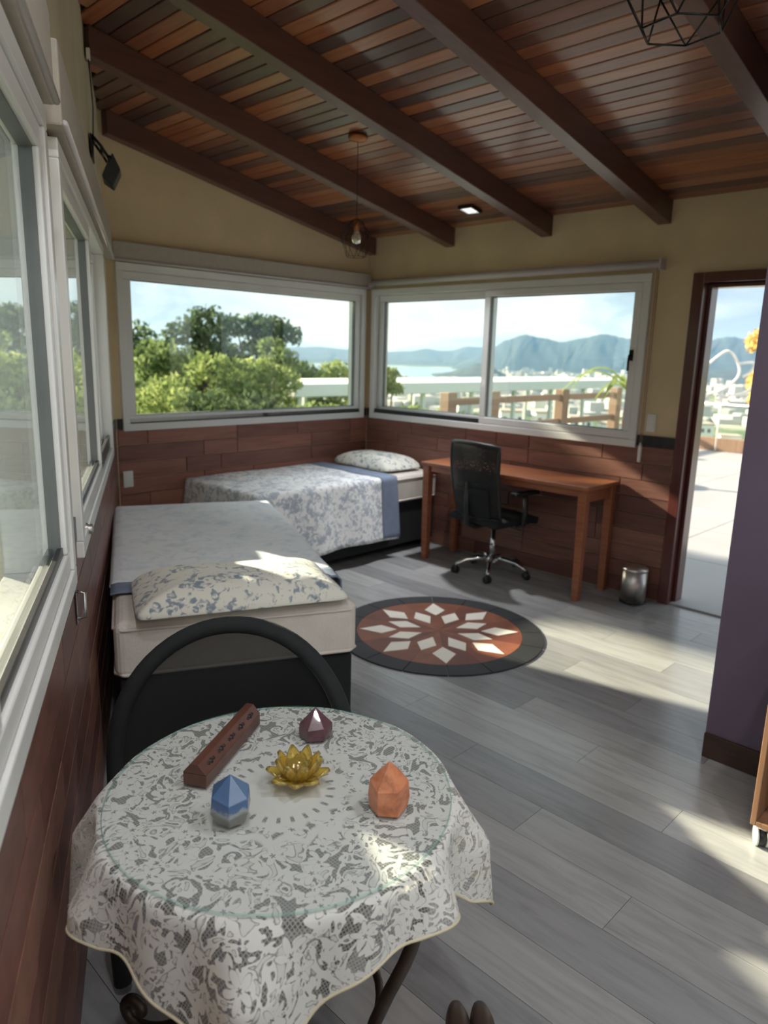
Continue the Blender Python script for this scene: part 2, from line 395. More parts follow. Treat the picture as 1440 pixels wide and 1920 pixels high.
# ------------------------------------------------------------------ windows
def frame_ring(x0, x1, z0, z1, w_, y0, y1, mb=None):
    mb = mb or MB()
    mb.box((x0,y0,z0),(x1,y1,z0+w_)); mb.box((x0,y0,z1-w_),(x1,y1,z1)); mb.box((x0,y0,z0+w_),(x0+w_,y1,z1-w_)); mb.box((x1-w_,y0,z0+w_),(x1,y1,z1-w_)); return mb
def window(name, loc, rz, x0, x1, z0, z1, panes, label, ow=.05, sw=.052, yf=.032, handle=None):
    r = empty(name, loc, rz, label, 'window', kind='structure')
    frame_ring(x0, x1, z0, z1, ow, -WT+.03, yf).build('window_frame', M['upvc'], r, bevel=.004)
    for i, (a, b, dy) in enumerate(panes):
        za, zb = z0+ow+.002, z1-ow-.002
        fr = frame_ring(a, b, za, zb, sw, -.045+dy, .012+dy).build('sash', M['upvc'], r, bevel=.006)
        frame_ring(a+sw-.002, b-sw+.002, za+sw-.002, zb-sw+.002, .008, -.03+dy, -.002+dy).build('gasket', M['gasket'], fr)
        MB().box((a+sw, -.022+dy, za+sw), (b-sw, -.016+dy, zb-sw)).build('pane', M['glass'], fr)
    if handle:
        hx, hz, hy = handle
        MB().box((hx-.012, hy, hz-.035), (hx+.012, hy+.012, hz+.035)).tube([(hx,hy+.01,hz),(hx,hy+.035,hz),(hx,hy+.04,hz-.05),(hx,hy+.036,hz-.1)], .007).build('handle', M['blackmetal'], r)
    return r
window('window_1', (0,0,0), math.pi, .062, 2.345, 1.02, 2.134, [(.115, 2.292, .002)], 'wide fixed window with white frame over the bed by the back wall')
window('window_2', (0,0,0), math.pi/2, -2.606, -.062, 1.02, 2.134, [(-1.345, -.115, -.03), (-2.553, -1.295, .016)], 'two-pane white sliding window above the desk, mountains beyond', handle=(-2.52, 1.62, .03))
window('window_3', L0, LROT, LW[0][0], LW[0][1], .98, 2.115, [(LW[0][0]+.052, LW[0][0]+1.02, -.03), (LW[0][0]+.98, LW[0][1]-.052, .012)], 'white window in the left wall, the one nearer the back corner')
window('window_4', L0, LROT, LW[1][0], LW[1][1], .98, 2.115, [(LW[1][0]+.052, LW[1][0]+1.02, .012), (LW[1][0]+.98, LW[1][1]-.052, -.03)], 'white window in the left wall, the one cut by the picture edge')

# roller blinds above the windows
def blind(loc, rz, x0, x1, z0, z1, label, y0=.002, y1=.06, cassette=True):
    r = empty('roller_blind', loc, rz, label, 'blind', 'roller blinds above the windows')
    if cassette:
        MB().box((x0, y0, z0), (x1, y1, z1)).build('cassette', M['valance'], r, bevel=.006)
        MB().tube([(x0+.01, y1+.004, z0+.008), (x1-.01, y1+.004, z0+.008)], .009).build('bottom_rail', M['tubewhite'], r)
    else:
        MB().tube([(x0, .05, (z0+z1)/2), (x1, .05, (z0+z1)/2)], .026, 14).build('roller_tube', M['tubewhite'], r)
        for x in (x0-.006, x1+.006):
            MB().box((x-.006, .001, z0-.012), (x+.006, .078, z1+.004)).build('bracket', M['tubewhite'], r, bevel=.003)
    return r
blind((0,0,0), math.pi, .03, 2.375, 2.138, 2.262, 'grey blind cassette over the wide fixed window on the back wall')
rb2 = blind((0,0,0), math.pi/2, -2.665, -.08, 2.158, 2.21, 'slim rolled-up blind over the sliding window above the desk', cassette=False)
ch = MB()
for k in range(2): ch.tube([(-2.652-.012*k, .062, 2.17), (-2.652-.012*k, .062, 1.05)], .0022, 6)
ch.build('bead_chain', plain('pink_brown_chain', (150, 112, 104), .5), rb2)
MB().lathe([(.004,.93),(.012,.935),(.013,1.03),(.006,1.06)], 12, Matrix.Translation((-2.658,.062,0))).build('chain_weight', M['white'], rb2)
blind(L0, LROT, LW[0][0]-.8, LW[0][1]+.05, 2.13, 2.33, 'grey blind cassette over the left window nearer the corner', y1=.05)
blind(L0, LROT, LW[1][0]-.03, LW[1][1]+.1, 2.13, 2.33, 'grey blind cassette over the near left window', y1=.05)

# ------------------------------------------------------------------ door: mahogany frame, leaf swung outside
dr = empty('door_1', (0,0,0), math.pi/2, 'open doorway with dark red wooden frame leading to the deck', 'door', kind='structure')
fo = .065
MB().box((DY0-.005, -WT, 0), (DY0+fo, .022, DH+.06)).build('jamb', M['doorwood'], dr, bevel=.004)
MB().box((DY1-.05, -WT, 0), (DY1+.005, .022, DH+.06)).build('jamb', M['doorwood'], dr, bevel=.004)
MB().box((DY1+.005, -WT, DH-.0), (DY0-.005, .022, DH+.06)).build('head', M['doorwood'], dr, bevel=.004)
st = MB(); st.box((DY0-.03, -WT+.01, 0), (DY0-.005, -.05, DH)); st.box((DY1+.005, -WT+.01, 0), (DY1+.03, -.05, DH)); st.box((DY1+.03, -WT+.01, DH-.025), (DY0-.03, -.05, DH)); st.build('door_stop', M['doorwood'], dr, bevel=.003)
MB().box((DY1+.005, -WT-.02, -.01), (DY0-.005, .0, .012)).build('threshold', M['deck'], dr, bevel=.004)

# ------------------------------------------------------------------ beds
def sq(a, e): return math.copysign(abs(a)**e, a)
def cushion(w_, l_, h_, e=.45, n=40, k=10, corner=.0, seed=0, flat=0.25):
    """pillow: rounded-rectangle outline, domed top and bottom, pinched seam and pulled corners"""
    rn = random.Random(seed); ph = [rn.uniform(0, 6.28) for _ in range(6)]
    mb = MB()
    def fn(u, v):
        a = 2*math.pi*u; t_ = (v-.5)*math.pi
        ce = math.cos(t_); rr = sq(ce, .55) if ce > 0 else 0
        cx_, cy_ = sq(math.cos(a), e), sq(math.sin(a), e)
        cor = 1+corner*(abs(math.cos(a)*math.sin(a))*2)**4*rr
        z = math.sin(t_); z = sq(z, .9)
        pr_ = 1-.55*(max(abs(cx_), abs(cy_))*rr)**6
        wob = .05*math.sin(3*a+ph[0])*rr+.03*math.sin(7*a+ph[1])*rr
        zz = z*h_/2*(pr_)*(1+wob)
        if z < 0: zz *= flat
        return (cx_*rr*w_/2*cor, cy_*rr*l_/2*cor, zz+h_/2*flat)
    mb.grid(fn, n, k*2, wrap=True); return mb
BZ = .645; MZ = .42
def make_bed(loc, rz, w_, l_, label):
    r = empty('bed', loc, rz, label, 'bed')
    MB().box((.015,.015,.07),(w_-.015,l_-.015,MZ)).build('base', M['basefabric'], r, bevel=.012)
    mt_ = MB().box((0,0,MZ),(w_,l_,BZ-.006)).build('mattress', M['mattress'], r, bevel=.035, seg=4)
    pp = MB()
    for z in (MZ+.02, BZ-.035): pp.tube([(.0,.03,z),(.03,0,z),(w_-.03,0,z),(w_,.03,z),(w_,l_-.03,z),(w_-.03,l_,z),(.03,l_,z),(0,l_-.03,z)], .006, 6, True)
    pp.build('piping', M['mattress'], mt_)
    for x in (.07, w_-.07):
        for y in (.07, l_-.07): MB().lathe([(.018,0),(.022,.01),(.028,.072)], 12, Matrix.Translation((x,y,0))).build('leg', M['black'], r)
    return r
# bed along the oblique left wall, pillow end towards the viewer
B1 = Vector((-3.585,-2.44,0)); B1A = -R_(26.0); B1W, B1L = .90, 1.97
bed1 = make_bed(B1, B1A, B1W, B1L, 'single bed along the left wall, pillow end facing the viewer')
e_w = Vector((math.cos(B1A), math.sin(B1A), 0)); e_l = Vector((-math.sin(B1A), math.cos(B1A), 0))
def drape(mb, x0, x1, y0, y1, z, left=0, right=0, front=0, back=0, nx=26, ny=50, fl=.035, wav=.012, rnd_=.03, nh=10, hemwave=.02):
    """cloth over a box top; hangs left(-x)/right(+x)/front(-y)/back(+y) by the given lengths"""
    W_ = x1-x0; L_ = y1-y0
    def side(d, hang):       # distance past the edge -> outward offset, drop
        a = min(d, rnd_*1.57); off = rnd_*math.sin(a/rnd_)*.6; dr_ = rnd_*(1-math.cos(a/rnd_))
        if d > rnd_*1.57: dr_ += d-rnd_*1.57; off += fl*((d-rnd_*1.57)/max(hang, .01))
        return off, dr_
    def axis(u, lo, hi, a, b):
        tot = a+(hi-lo)+b; s_ = u*tot-a
        if s_ < 0: return lo, -s_, -1
        if s_ > hi-lo: return hi, s_-(hi-lo), 1
        return lo+s_, 0, 0
    def fn(u, v):
        px, dx, sx = axis(u, x0, x1, left, right); py, dy, sy = axis(v, y0, y1, front, back)
        zz = z+.003*math.sin(px*9+py*5)+.002*math.sin(py*17)
        ox = oy = 0
        if dx > 0:
            o_, d_ = side(dx, left if sx < 0 else right); w2 = wav*math.sin(py*15+px*2)*min(1, d_/.25)
            ox = sx*(o_+w2); zz -= d_*(1+hemwave*math.sin(py*7))
        if dy > 0:
            o_, d_ = side(dy, front if sy < 0 else back); w2 = wav*math.sin(px*14+1)*min(1, d_/.25)
            oy = sy*(o_+w2)
            zz = min(zz, z-d_*(1+hemwave*math.sin(px*6)))
        return (px+ox, py+oy, zz)
    return mb.grid(fn, nx, ny)
q1 = drape(MB(), .0, B1W+.002, .42, B1L, BZ+.004, left=.03, right=.12, back=.12, nx=34, ny=60, fl=.0, wav=.0, hemwave=0).build('bedspread', M['quilt'], loc=B1, rz=B1A, solid=.006)
tag(q1, 'pale blue-white quilted bedspread on the bed along the left wall', 'bedspread')
qb = drape(MB(), .0, B1W+.002, .30, .42, BZ+.007, left=.02, right=.10, nx=30, ny=8, fl=0, wav=0, hemwave=0).build('border', M['bluefabric'], q1, solid=.006)
tag(qb, 'blue-grey border band of the bedspread')
p1 = cushion(.78, .43, .19, e=.28, corner=.07, seed=4).build('pillow', M['floralpillow'], loc=B1+e_w*.46+e_l*.165+Vector((0,0,BZ-.002)), rz=B1A+R_(2), sub=1)
tag(p1, 'cream pillow with blue-grey flowers at the near end of the left bed', 'pillow', 'pillows on the beds')
# bed along the back wall
bed2 = make_bed((-1.86,-.90,0), 0, 1.83, .87, 'single bed along the back wall under the wide window')
q2 = drape(MB(), -.012, 1.30, -.004, .872, BZ+.004, left=.40, front=.50, nx=70, ny=50, fl=.05).build('bedspread', M['floral'], loc=(-1.86,-.90,0), solid=.005)
tag(q2, 'blue-grey floral bedspread hanging over the front of the back-wall bed', 'bedspread')
qb2 = drape(MB(), 1.14, 1.31, -.008, .872, BZ+.009, front=.49, nx=8, ny=50, fl=.05).build('border', M['bluefabric'], q2, solid=.004)
tag(qb2, 'plain blue-grey border band of the bedspread')
p2 = cushion(.44, .72, .20, e=.4, corner=.05, seed=9).build('pillow', M['floralpillow'], loc=(-.30,-.44,BZ-.004), rz=R_(-3), sub=1)
tag(p2, 'plump white pillow in the far corner on the back-wall bed', 'pillow', 'pillows on the beds')

# ------------------------------------------------------------------ desk
dk = empty('desk', (-.02,-1.80,0), 0, 'long wooden desk standing under the sliding window', 'desk')
DX, DL, DZ = -.42, .70, .78
MB().box((DX-.01, -DL-.02, DZ-.03), (0, DL+.02, DZ)).build('desktop', M['deskwood'], dk, bevel=.006)
for x in (DX+.03, -.035):
    for y in (-DL+.025, DL-.025):
        MB().add([(x-.03,y-.03,DZ-.03),(x+.03,y-.03,DZ-.03),(x+.03,y+.03,DZ-.03),(x-.03,y+.03,DZ-.03),(x-.024,y-.024,0),(x+.024,y-.024,0),(x+.024,y+.024,0),(x-.024,y+.024,0)],
                 [(0,1,2,3),(7,6,5,4),(0,4,5,1),(1,5,6,2),(2,6,7,3),(3,7,4,0)]).build('leg', M['deskwood'], dk, bevel=.004)
for y in (-DL+.02, DL-.02): MB().box((DX+.06, y-.011, DZ-.11), (-.065, y+.011, DZ-.03)).build('apron', M['deskwood'], dk, bevel=.002)
MB().box((DX+.02, -DL+.055, DZ-.075), (DX+.042, DL-.055, DZ-.03)).build('apron', M['deskwood'], dk, bevel=.002)
MB().box((-.045, -DL+.055, DZ-.11), (-.025, DL-.055, DZ-.03)).build('apron', M['deskwood'], dk, bevel=.002)

# ------------------------------------------------------------------ office chair (local front = +Y)
oc = empty('office_chair', (-.33,-1.72,0), R_(-98), 'black mesh-back office chair with chrome star base at the desk', 'chair')
MB().lathe([(.045,.075),(.05,.1),(.035,.13),(.022,.135)], 16).build('hub', M['chrome'], oc)
MB().lathe([(.024,.13),(.024,.27),(.017,.275),(.017,.40)], 16).build('gas_column', M['chrome'], oc)
for k in range(5):
    a = R_(72*k+20); c_, s_ = math.cos(a), math.sin(a)
    MB().tube([(c_*r_, s_*r_, z_) for r_, z_ in ((.03,.115),(.10,.118),(.19,.105),(.255,.075),(.275,.062))], [.022,.02,.017,.015,.014], 8).build('base_arm', M['chrome'], oc)
    cs = empty('caster', (c_*.275, s_*.275, 0)); cs.parent = oc
    for d in (-.014, .014):
        MB().lathe([(.008,-.009),(.025,-.009),(.027,-.004),(.027,.004),(.025,.009),(.008,.009)], 14, Matrix.Translation((0,0,.027)) @ Matrix.Rotation(a+.7, 4, 'Z') @ Matrix.Translation((0,d,0)) @ Matrix.Rotation(math.pi/2, 4, 'X')).build('wheel', M['black'], cs)
    MB().lathe([(.007,.03),(.007,.07),(.018,.055),(.02,.045)], 10).build('fork', M['black'], cs)
st_ = MB()
st_.grid(lambda u, v: ((u-.5)*.48*(1-.06*v), (v-.5)*.46, .43+.025*math.sin(math.pi*u)**.5*math.sin(math.pi*v)**.5-.03*max(0, v-.75)), 14, 14)
st_.build('seat', M['basefabric'], oc, solid=.05, bevel=.01)
MB().box((-.09,-.12,.375),(.09,.1,.405)).build('seat_plate', M['blackmetal'], oc, bevel=.006)
# back: curved mesh panel within a frame
def backpt(u, v, off=0): # u across, v up
    a = (u-.5); wd = .48*(1-.10*(1-v)-.06*max(0, v-.8)*3)
    return (a*wd, -.235-.05*math.sin(v*2.2)+.07*(2*a)**2-.03*v+off, .46+.52*v+ (.02*(1-(2*a)**2) if v > .95 else 0))
mt, t = mat('black_mesh'); g = t.n('ShaderNodeNewGeometry')
ck = t.n('ShaderNodeTexNoise', {'Vector': g.outputs['Position'], 'Scale': 220.0, 'Detail': 0.0})
f_ = t.ramp(ck.outputs['Fac'], [(.60, (0,0,0)), (.66, (1,1,1))])
pr1 = pb(t, Base_Color=lin((28,30,32)), Roughness=.7); tr = t.n('ShaderNodeBsdfTransparent')
mx = t.n('ShaderNodeMixShader', {0: f_, 1: pr1.outputs[0], 2: tr.outputs[0]}); out(t, mx.outputs[0]); M['mesh'] = mt
bk = MB().grid(lambda u, v: backpt(u, v), 16, 16).build('backrest', M['mesh'], oc, solid=.006)
edge = [backpt(0, v/10) for v in range(11)]+[backpt(u/10, 1) for u in range(1, 11)]+[backpt(1, v/10) for v in range(9, -1, -1)]+[backpt(u/10, 0) for u in range(9, 0, -1)]
MB().tube(edge, .014, 8, True).build('back_frame', M['black'], bk)
lum = MB().grid(lambda u, v: backpt(.12+.76*u, .02+.40*v, -.012), 12, 8).build('lumbar_panel', M['basefabric'], bk, solid=.012)
MB().tube([(0,-.05,.39),(0,-.2,.385),(0,-.285,.42),(0,-.295,.55),(0,-.29,.72)], [.022,.022,.024,.022,.016], 8).build('back_support', M['black'], oc)
for sx in (-1, 1):
    ar = MB().tube([(sx*.2,.02,.40),(sx*.265,.02,.42),(sx*.275,.02,.5),(sx*.275,.01,.64)], [.014,.016,.018,.016], 8).build('armrest', M['black'], oc)
    MB().box((sx*.275-.03,-.12,.64),(sx*.275+.03,.13,.668)).build('arm_pad', M['black'], ar, bevel=.012, seg=3)
MB().tube([(.1,.02,.385),(.24,.03,.375)], .005, 6).build('lever', M['black'], oc)

# ------------------------------------------------------------------ pedal bin
bn_ = empty('pedal_bin', (-.135,-2.745,0), R_(215), 'small brushed steel pedal bin beside the door frame', 'bin')
MB().lathe([(.083,.0),(.086,.004),(.086,.018),(.083,.02)], 28).build('base_ring', M['black'], bn_)
MB().lathe([(.082,.02),(.082,.222)], 32).build('body', M['steel'], bn_)
MB().lathe([(.085,.222),(.085,.232),(.078,.243),(.05,.252),(.0,.256)], 32).build('lid', M['steel'], bn_)
MB().box((.08,-.02,.008),(.112,.02,.016)).build('pedal', M['black'], bn_, bevel=.004)

# ------------------------------------------------------------------ round hide rug with star of diamonds
RUG = (-1.53,-2.225,0); RR = .605
rug = empty('round_rug', RUG, R_(45), 'round cowhide rug with white diamond star and black border', 'rug')
def ring(r0, r1, a0, a1, z0, z1, n=6):
    po = [(r1*math.cos(a0+(a1-a0)*i/n), r1*math.sin(a0+(a1-a0)*i/n)) for i in range(n+1)]
    if r0 > 0: po += [(r0*math.cos(a1-(a1-a0)*i/n), r0*math.sin(a1-(a1-a0)*i/n)) for i in range(n+1)]
    else: po += [(0, 0)]
    return MB().prism(po, z0, z1)
M['hideblack'] = plain('black_hide', (30, 31, 34), .6, var=.2, scale=5)
M['hidebrown'] = [plain('brown_hide_%d' % i, c_, .5, var=.12, scale=9) for i, c_ in enumerate(((122,66,44),(108,56,40),(132,76,52)))]
M['hidewhite'] = plain('white_hide', (232, 226, 214), .6, var=.03)
for k in range(16):
    a0 = 2*math.pi*k/16
    ring(RR*.80, RR, a0+.004, a0+2*math.pi/16-.004, 0.0005, .008).build('border_panel', M['hideblack'], rug)
for k in range(16):
    a0 = 2*math.pi*k/16
    ring(0, RR*.80-.002, a0, a0+2*math.pi/16-.002, 0.0005, .0075).build('brown_panel', M['hidebrown'][(k*5) % 3], rug)
def diamond(a, r0, r1, rm, hw):
    ca, sa = math.cos(a), math.sin(a); P = lambda r_, w_: (r_*ca-w_*sa, r_*sa+w_*ca)
    return MB().prism([P(r0,0), P(rm,-hw), P(r1,0), P(rm,hw)], .0075, .0095)
for k in range(8):
    a = R_(45*k)
    diamond(a+R_(22.5), RR*.19, RR*.53, RR*.37, RR*.093).build('diamond', M['hidewhite'], rug)
    diamond(a, RR*.41, RR*.77, RR*.56, RR*.105).build('diamond', M['hidewhite'], rug)

# ------------------------------------------------------------------ black chair behind the table (local front = +Y)
fdir = Vector((-.716,-.698,0))
bc = empty('mesh_armchair', (-3.712,-3.362,0), math.atan2(fdir.y, fdir.x)-math.pi/2, 'black round-backed mesh chair behind the lace-covered table', 'chair')
def arcpt(u, k=1.0):    # top rail: arch from one side over the back to the other
    a = math.pi*u
    return (-.300*math.cos(a)*k, -.115+.10*abs(math.cos(a))**2.2*1.0, .50+.395*math.sin(a)**.72)
rail = [arcpt(i/32) for i in range(33)]
MB().tube([(rail[0][0]*.86, .12, .02), (rail[0][0]*.95, .08, .25)]+rail+[(rail[-1][0]*.95, .08, .25), (rail[-1][0]*.86, .12, .02)], .022, 10).build('frame', M['basefabric'], bc)
def meshpt(u, v):
    top = arcpt(.04+.92*u); return (top[0]*.97, top[1]+(1-v)*.02, .43+(top[2]-.43)*v)
mt, t = mat('dark_sling'); 
pr1 = pb(t, Base_Color=lin((20,21,22)), Roughness=.9); tr = t.n('ShaderNodeBsdfTransparent')
mx = t.n('ShaderNodeMixShader', {0: .12, 1: pr1.outputs[0], 2: tr.outputs[0]}); out(t, mx.outputs[0])
MB().grid(meshpt, 30, 12).build('backrest', mt, bc)
MB().prism([(.25*math.cos(a)*(1 if True else 1), .02+.23*math.sin(a)) for a in [2*math.pi*i/28 for i in range(28)]], .415, .445).build('seat', M['black'], bc, bevel=.01)
MB().tube([(.24*math.cos(2*math.pi*i/28), .02+.22*math.sin(2*math.pi*i/28), .41) for i in range(28)], .011, 8, True).build('seat_ring', M['black'], bc)
for sx in (-1, 1): MB().tube([(sx*.2,-.12,.41),(sx*.22,-.17,.2),(sx*.235,-.20,.0)], .013, 8).build('leg', M['black'], bc)

# ------------------------------------------------------------------ iron table, lace cloth, glass top
TC = Vector((-3.848,-3.748,0)); TRAD = .333; TZ = .742
tb = empty('round_table', TC, 0, 'small round iron table with curved dark legs in the foreground', 'table')
MB().lathe([(TRAD-.02,TZ-.022),(TRAD-.004,TZ-.016),(TRAD-.004,TZ-.003),(TRAD-.008,TZ-.001),(0,TZ-.001)], 64).build('tabletop', plain('grey_tabletop', (96, 98, 98), .5, var=.05), tb)
MB().tube([(TRAD*.92*math.cos(2*math.pi*i/40), TRAD*.92*math.sin(2*math.pi*i/40), TZ-.035) for i in range(40)], .011, 8, True).build('apron_ring', M['bronze'], tb)
for a in (R_(-65), R_(25), R_(115), R_(205)):
    pts = []
    for r_, z_ in ((.295,TZ-.04),(.30,.60),(.275,.46),(.225,.32),(.20,.22),(.23,.12),(.30,.055),(.365,.03),(.405,.045),(.415,.075),(.395,.095),(.372,.085),(.37,.065)):
        pts.append((r_*math.cos(a), r_*math.sin(a), z_))
    sm = []
    for i in range(len(pts)-1):      # Catmull-Rom
        p0, p1_, p2_, p3 = (Vector(pts[max(i-1,0)]), Vector(pts[i]), Vector(pts[i+1]), Vector(pts[min(i+2,len(pts)-1)]))
        for q in range(4):
            tt = q/4; sm.append(.5*((2*p1_)+(p2_-p0)*tt+(2*p0-5*p1_+4*p2_-p3)*tt*tt+(3*p1_-p0-3*p2_+p3)*tt**3))
    sm.append(Vector(pts[-1]))
    MB().tube(sm, .0135, 10).build('leg', M['bronze'], tb)
MB().tube([(.205*math.cos(2*math.pi*i/40), .205*math.sin(2*math.pi*i/40), .26) for i in range(40)], .009, 8, True).build('stretcher_ring', M['bronze'], tb)
# lace
mt, t = mat('white_lace'); g = t.n('ShaderNodeNewGeometry'); uvn = t.n('ShaderNodeUVMap')
uvn.uv_map = 'cloth'
def vadd(a, b, f): return t.mix(f, a, b, 'ADD')
pos = uvn.outputs[0]
nd1 = t.n('ShaderNodeTexNoise', {'Vector': pos, 'Scale': 30.0, 'Detail': 1.0})
wp = t.mix(.018, pos, nd1.outputs['Color'], 'ADD')
v1 = t.n('ShaderNodeTexVoronoi', {'Vector': wp, 'Scale': 13.0, 'Randomness': .75}, feature='F1')
dl = t.n('ShaderNodeVectorMath', {0: wp, 1: v1.outputs['Position']}, operation='SUBTRACT')
ds = t.n('ShaderNodeSeparateXYZ', {0: dl.outputs[0]})
th5 = t.math('ARCTAN2', ds.outputs[1], ds.outputs[0])
pet = t.math('MULTIPLY', t.math('ADD', t.math('COSINE', t.math('MULTIPLY', th5, 5.0)), 1.9), .0098)   # five-petal outline
rl = t.math('SQRT', t.math('ADD', t.math('POWER', ds.outputs[0], 2.0), t.math('POWER', ds.outputs[1], 2.0)))
flow = t.ramp(t.math('DIVIDE', rl, pet), [(.16, (0,0,0)), (.20, (1,1,1)), (.92, (1,1,1)), (1.0, (0,0,0))])
n3 = t.n('ShaderNodeTexNoise', {'Vector': pos, 'Scale': 20.0, 'Detail': 1.5, 'Distortion': 2.4})
sprig = t.ramp(n3.outputs['Fac'], [(.44, (0,0,0)), (.46, (1,1,1)), (.60, (1,1,1)), (.62, (.2,.2,.2)), (.66, (.9,.9,.9))])
gapr = t.ramp(t.math('DIVIDE', rl, pet), [(.98, (0,0,0)), (1.0, (0,0,0)), (1.22, (0,0,0)), (1.3, (1,1,1))])
leafs = t.math('MAXIMUM', flow, t.math('MULTIPLY', sprig, gapr))
# dense plain medallion in the middle, with scalloped ring
sp = t.n('ShaderNodeSeparateXYZ', {0: pos})
rad = t.math('SQRT', t.math('ADD', t.math('POWER', sp.outputs[0], 2.0), t.math('POWER', sp.outputs[1], 2.0)))
ang = t.math('ARCTAN2', sp.outputs[1], sp.outputs[0])
scal = t.math('MULTIPLY', t.math('ABSOLUTE', t.math('SINE', t.math('MULTIPLY', ang, 8.0))), .022)
rs_ = t.math('ADD', rad, scal)
med = t.ramp(rs_, [(.0,(1,1,1)),(.135,(1,1,1)),(.145,(.0,)*3),(.152,(.0,)*3),(.158,(1,1,1)),(.175,(1,1,1)),(.185,(0,0,0))])
holes = t.math('MULTIPLY', t.ramp(t.math('SINE', t.math('MULTIPLY', ang, 24.0)), [(.55,(0,0,0)),(.75,(1,1,1))]), t.ramp(rad, [(.088,(0,0,0)),(.092,(1,1,1)),(.102,(1,1,1)),(.106,(0,0,0))]))
solid_ = t.math('MAXIMUM', leafs, med)
solid_ = t.math('SUBTRACT', solid_, holes, True)
# fine net between the motifs
wvx = t.math('SINE', t.math('MULTIPLY', sp.outputs[0], 1100.0)); wvy = t.math('SINE', t.math('MULTIPLY', sp.outputs[1], 1100.0))
net = t.ramp(t.math('MAXIMUM', wvx, wvy), [(.35, (.12,)*3), (.8, (.42,)*3)])
# hem band
alpha = t.math('MAXIMUM', t.math('MULTIPLY', solid_, .93), net)
df = t.n('ShaderNodeBsdfDiffuse', {'Color': lin((244,244,243))}); tl = t.n('ShaderNodeBsdfTranslucent', {'Color': lin((236,226,196))})
m1 = t.n('ShaderNodeMixShader', {0: .35, 1: df.outputs[0], 2: tl.outputs[0]}); tr = t.n('ShaderNodeBsdfTransparent')
m2 = t.n('ShaderNodeMixShader', {0: alpha, 1: tr.outputs[0], 2: m1.outputs[0]}); out(t, m2.outputs[0]); M['lace'] = mt
HALF = .442; CW = math.atan2(-.716,.698)                 # cloth corners point right, towards and away from the viewer
shift = Vector((-.698*.02-.716*.01, .716*.02-.698*.01))
def reach(phi):
    # distance from the table centre to the cloth's edge along phi (square turned 45 deg so corners lie on CW)
    lo, hi = .2, .9
    d = Vector((math.cos(phi), math.sin(phi)))
    for _ in range(30):
        mid = (lo+hi)/2; p_ = d*mid-shift
        a = CW+math.pi/4; u_ = abs(p_.x*math.cos(a)+p_.y*math.sin(a)); v_ = abs(-p_.x*math.sin(a)+p_.y*math.cos(a))
        if max(u_, v_) < HALF: lo = mid
        else: hi = mid
    return lo
NA, NR_, NH = 240, 10, 22
cv = [(0,0,TZ)]; uv = [(0,0)]; cf = []; NT_ = NR_+NH
for i in range(NA):
    ph = 2*math.pi*i/NA; E_ = reach(ph); hang = E_-TRAD
    c_, s_ = math.cos(ph), math.sin(ph)
    for j in range(1, NT_+1):
        if j <= NR_:
            r_ = TRAD*j/NR_; cv.append((r_*c_, r_*s_, TZ)); uv.append((r_*c_, r_*s_))
        else:
            q = (j-NR_)/NH; d_ = hang*q
            am = min(1, d_/.10)
            rel = ph-CW
            fold = math.cos(8*rel+.9*math.sin(2*rel))*.5+.35*math.cos(13*rel+1.3)
            bend = min(d_, .03)
            rr = TRAD+.004+.010*math.sin(min(1, d_/.03)*math.pi/2)+am*(.016+.036*fold*(.45+hang*4.2))+d_*.10
            zz = TZ-max(0, d_-.008)*(1-.10*am*abs(fold))
            cv.append((rr*c_, rr*s_, zz)); uv.append(((TRAD+d_)*c_, (TRAD+d_)*s_))
for i in range(NA):
    a = 1+i*NT_; b = 1+((i+1) % NA)*NT_
    cf.append((0, a, b))
    for j in range(NT_-1): cf.append((a+j, a+j+1, b+j+1, b+j))
me = D.meshes.new('lace_tablecloth'); me.from_pydata(cv, [], cf); me.materials.append(M['lace'])
me.polygons.foreach_set('use_smooth', [True]*len(cf))
ul = me.uv_layers.new(name='cloth')
for lp in me.loops: ul.data[lp.index].uv = uv[lp.vertex_index]
tcl = D.objects.new('lace_tablecloth', me); COL.objects.link(tcl); tcl.location = TC
tag(tcl, 'white floral lace tablecloth draped over the round table', 'tablecloth')
# sewn hem as a part
hp = [cv[1+i*NT_+NT_-1] for i in range(NA)]
mt, t = mat('hem_thread'); df = t.n('ShaderNodeBsdfDiffuse', {'Color': lin((226,218,196))}); tl = t.n('ShaderNodeBsdfTranslucent', {'Color': lin((232,220,184))})
m1 = t.n('ShaderNodeMixShader', {0: .4, 1: df.outputs[0], 2: tl.outputs[0]}); out(t, m1.outputs[0])
MB().tube(hp, .0028, 5, True).build('hem', mt, tcl)
# round glass plate on the cloth
gz = TZ+.0015; gp = empty('glass_plate', (TC.x, TC.y, gz), 0, 'round clear glass plate with greenish edge lying on the lace cloth', 'glass top')
GR = TRAD+.001
MB().lathe([(0,.006),(GR-.002,.006)], 72, cap=False).build('glass_surface', M['tableglass'], gp)
MB().lathe([(GR-.002,.0),(GR,.0015),(GR,.0045),(GR-.002,.006)], 72, cap=False).build('glass_rim', M['glassedge'], gp)
GT = gz+.0065

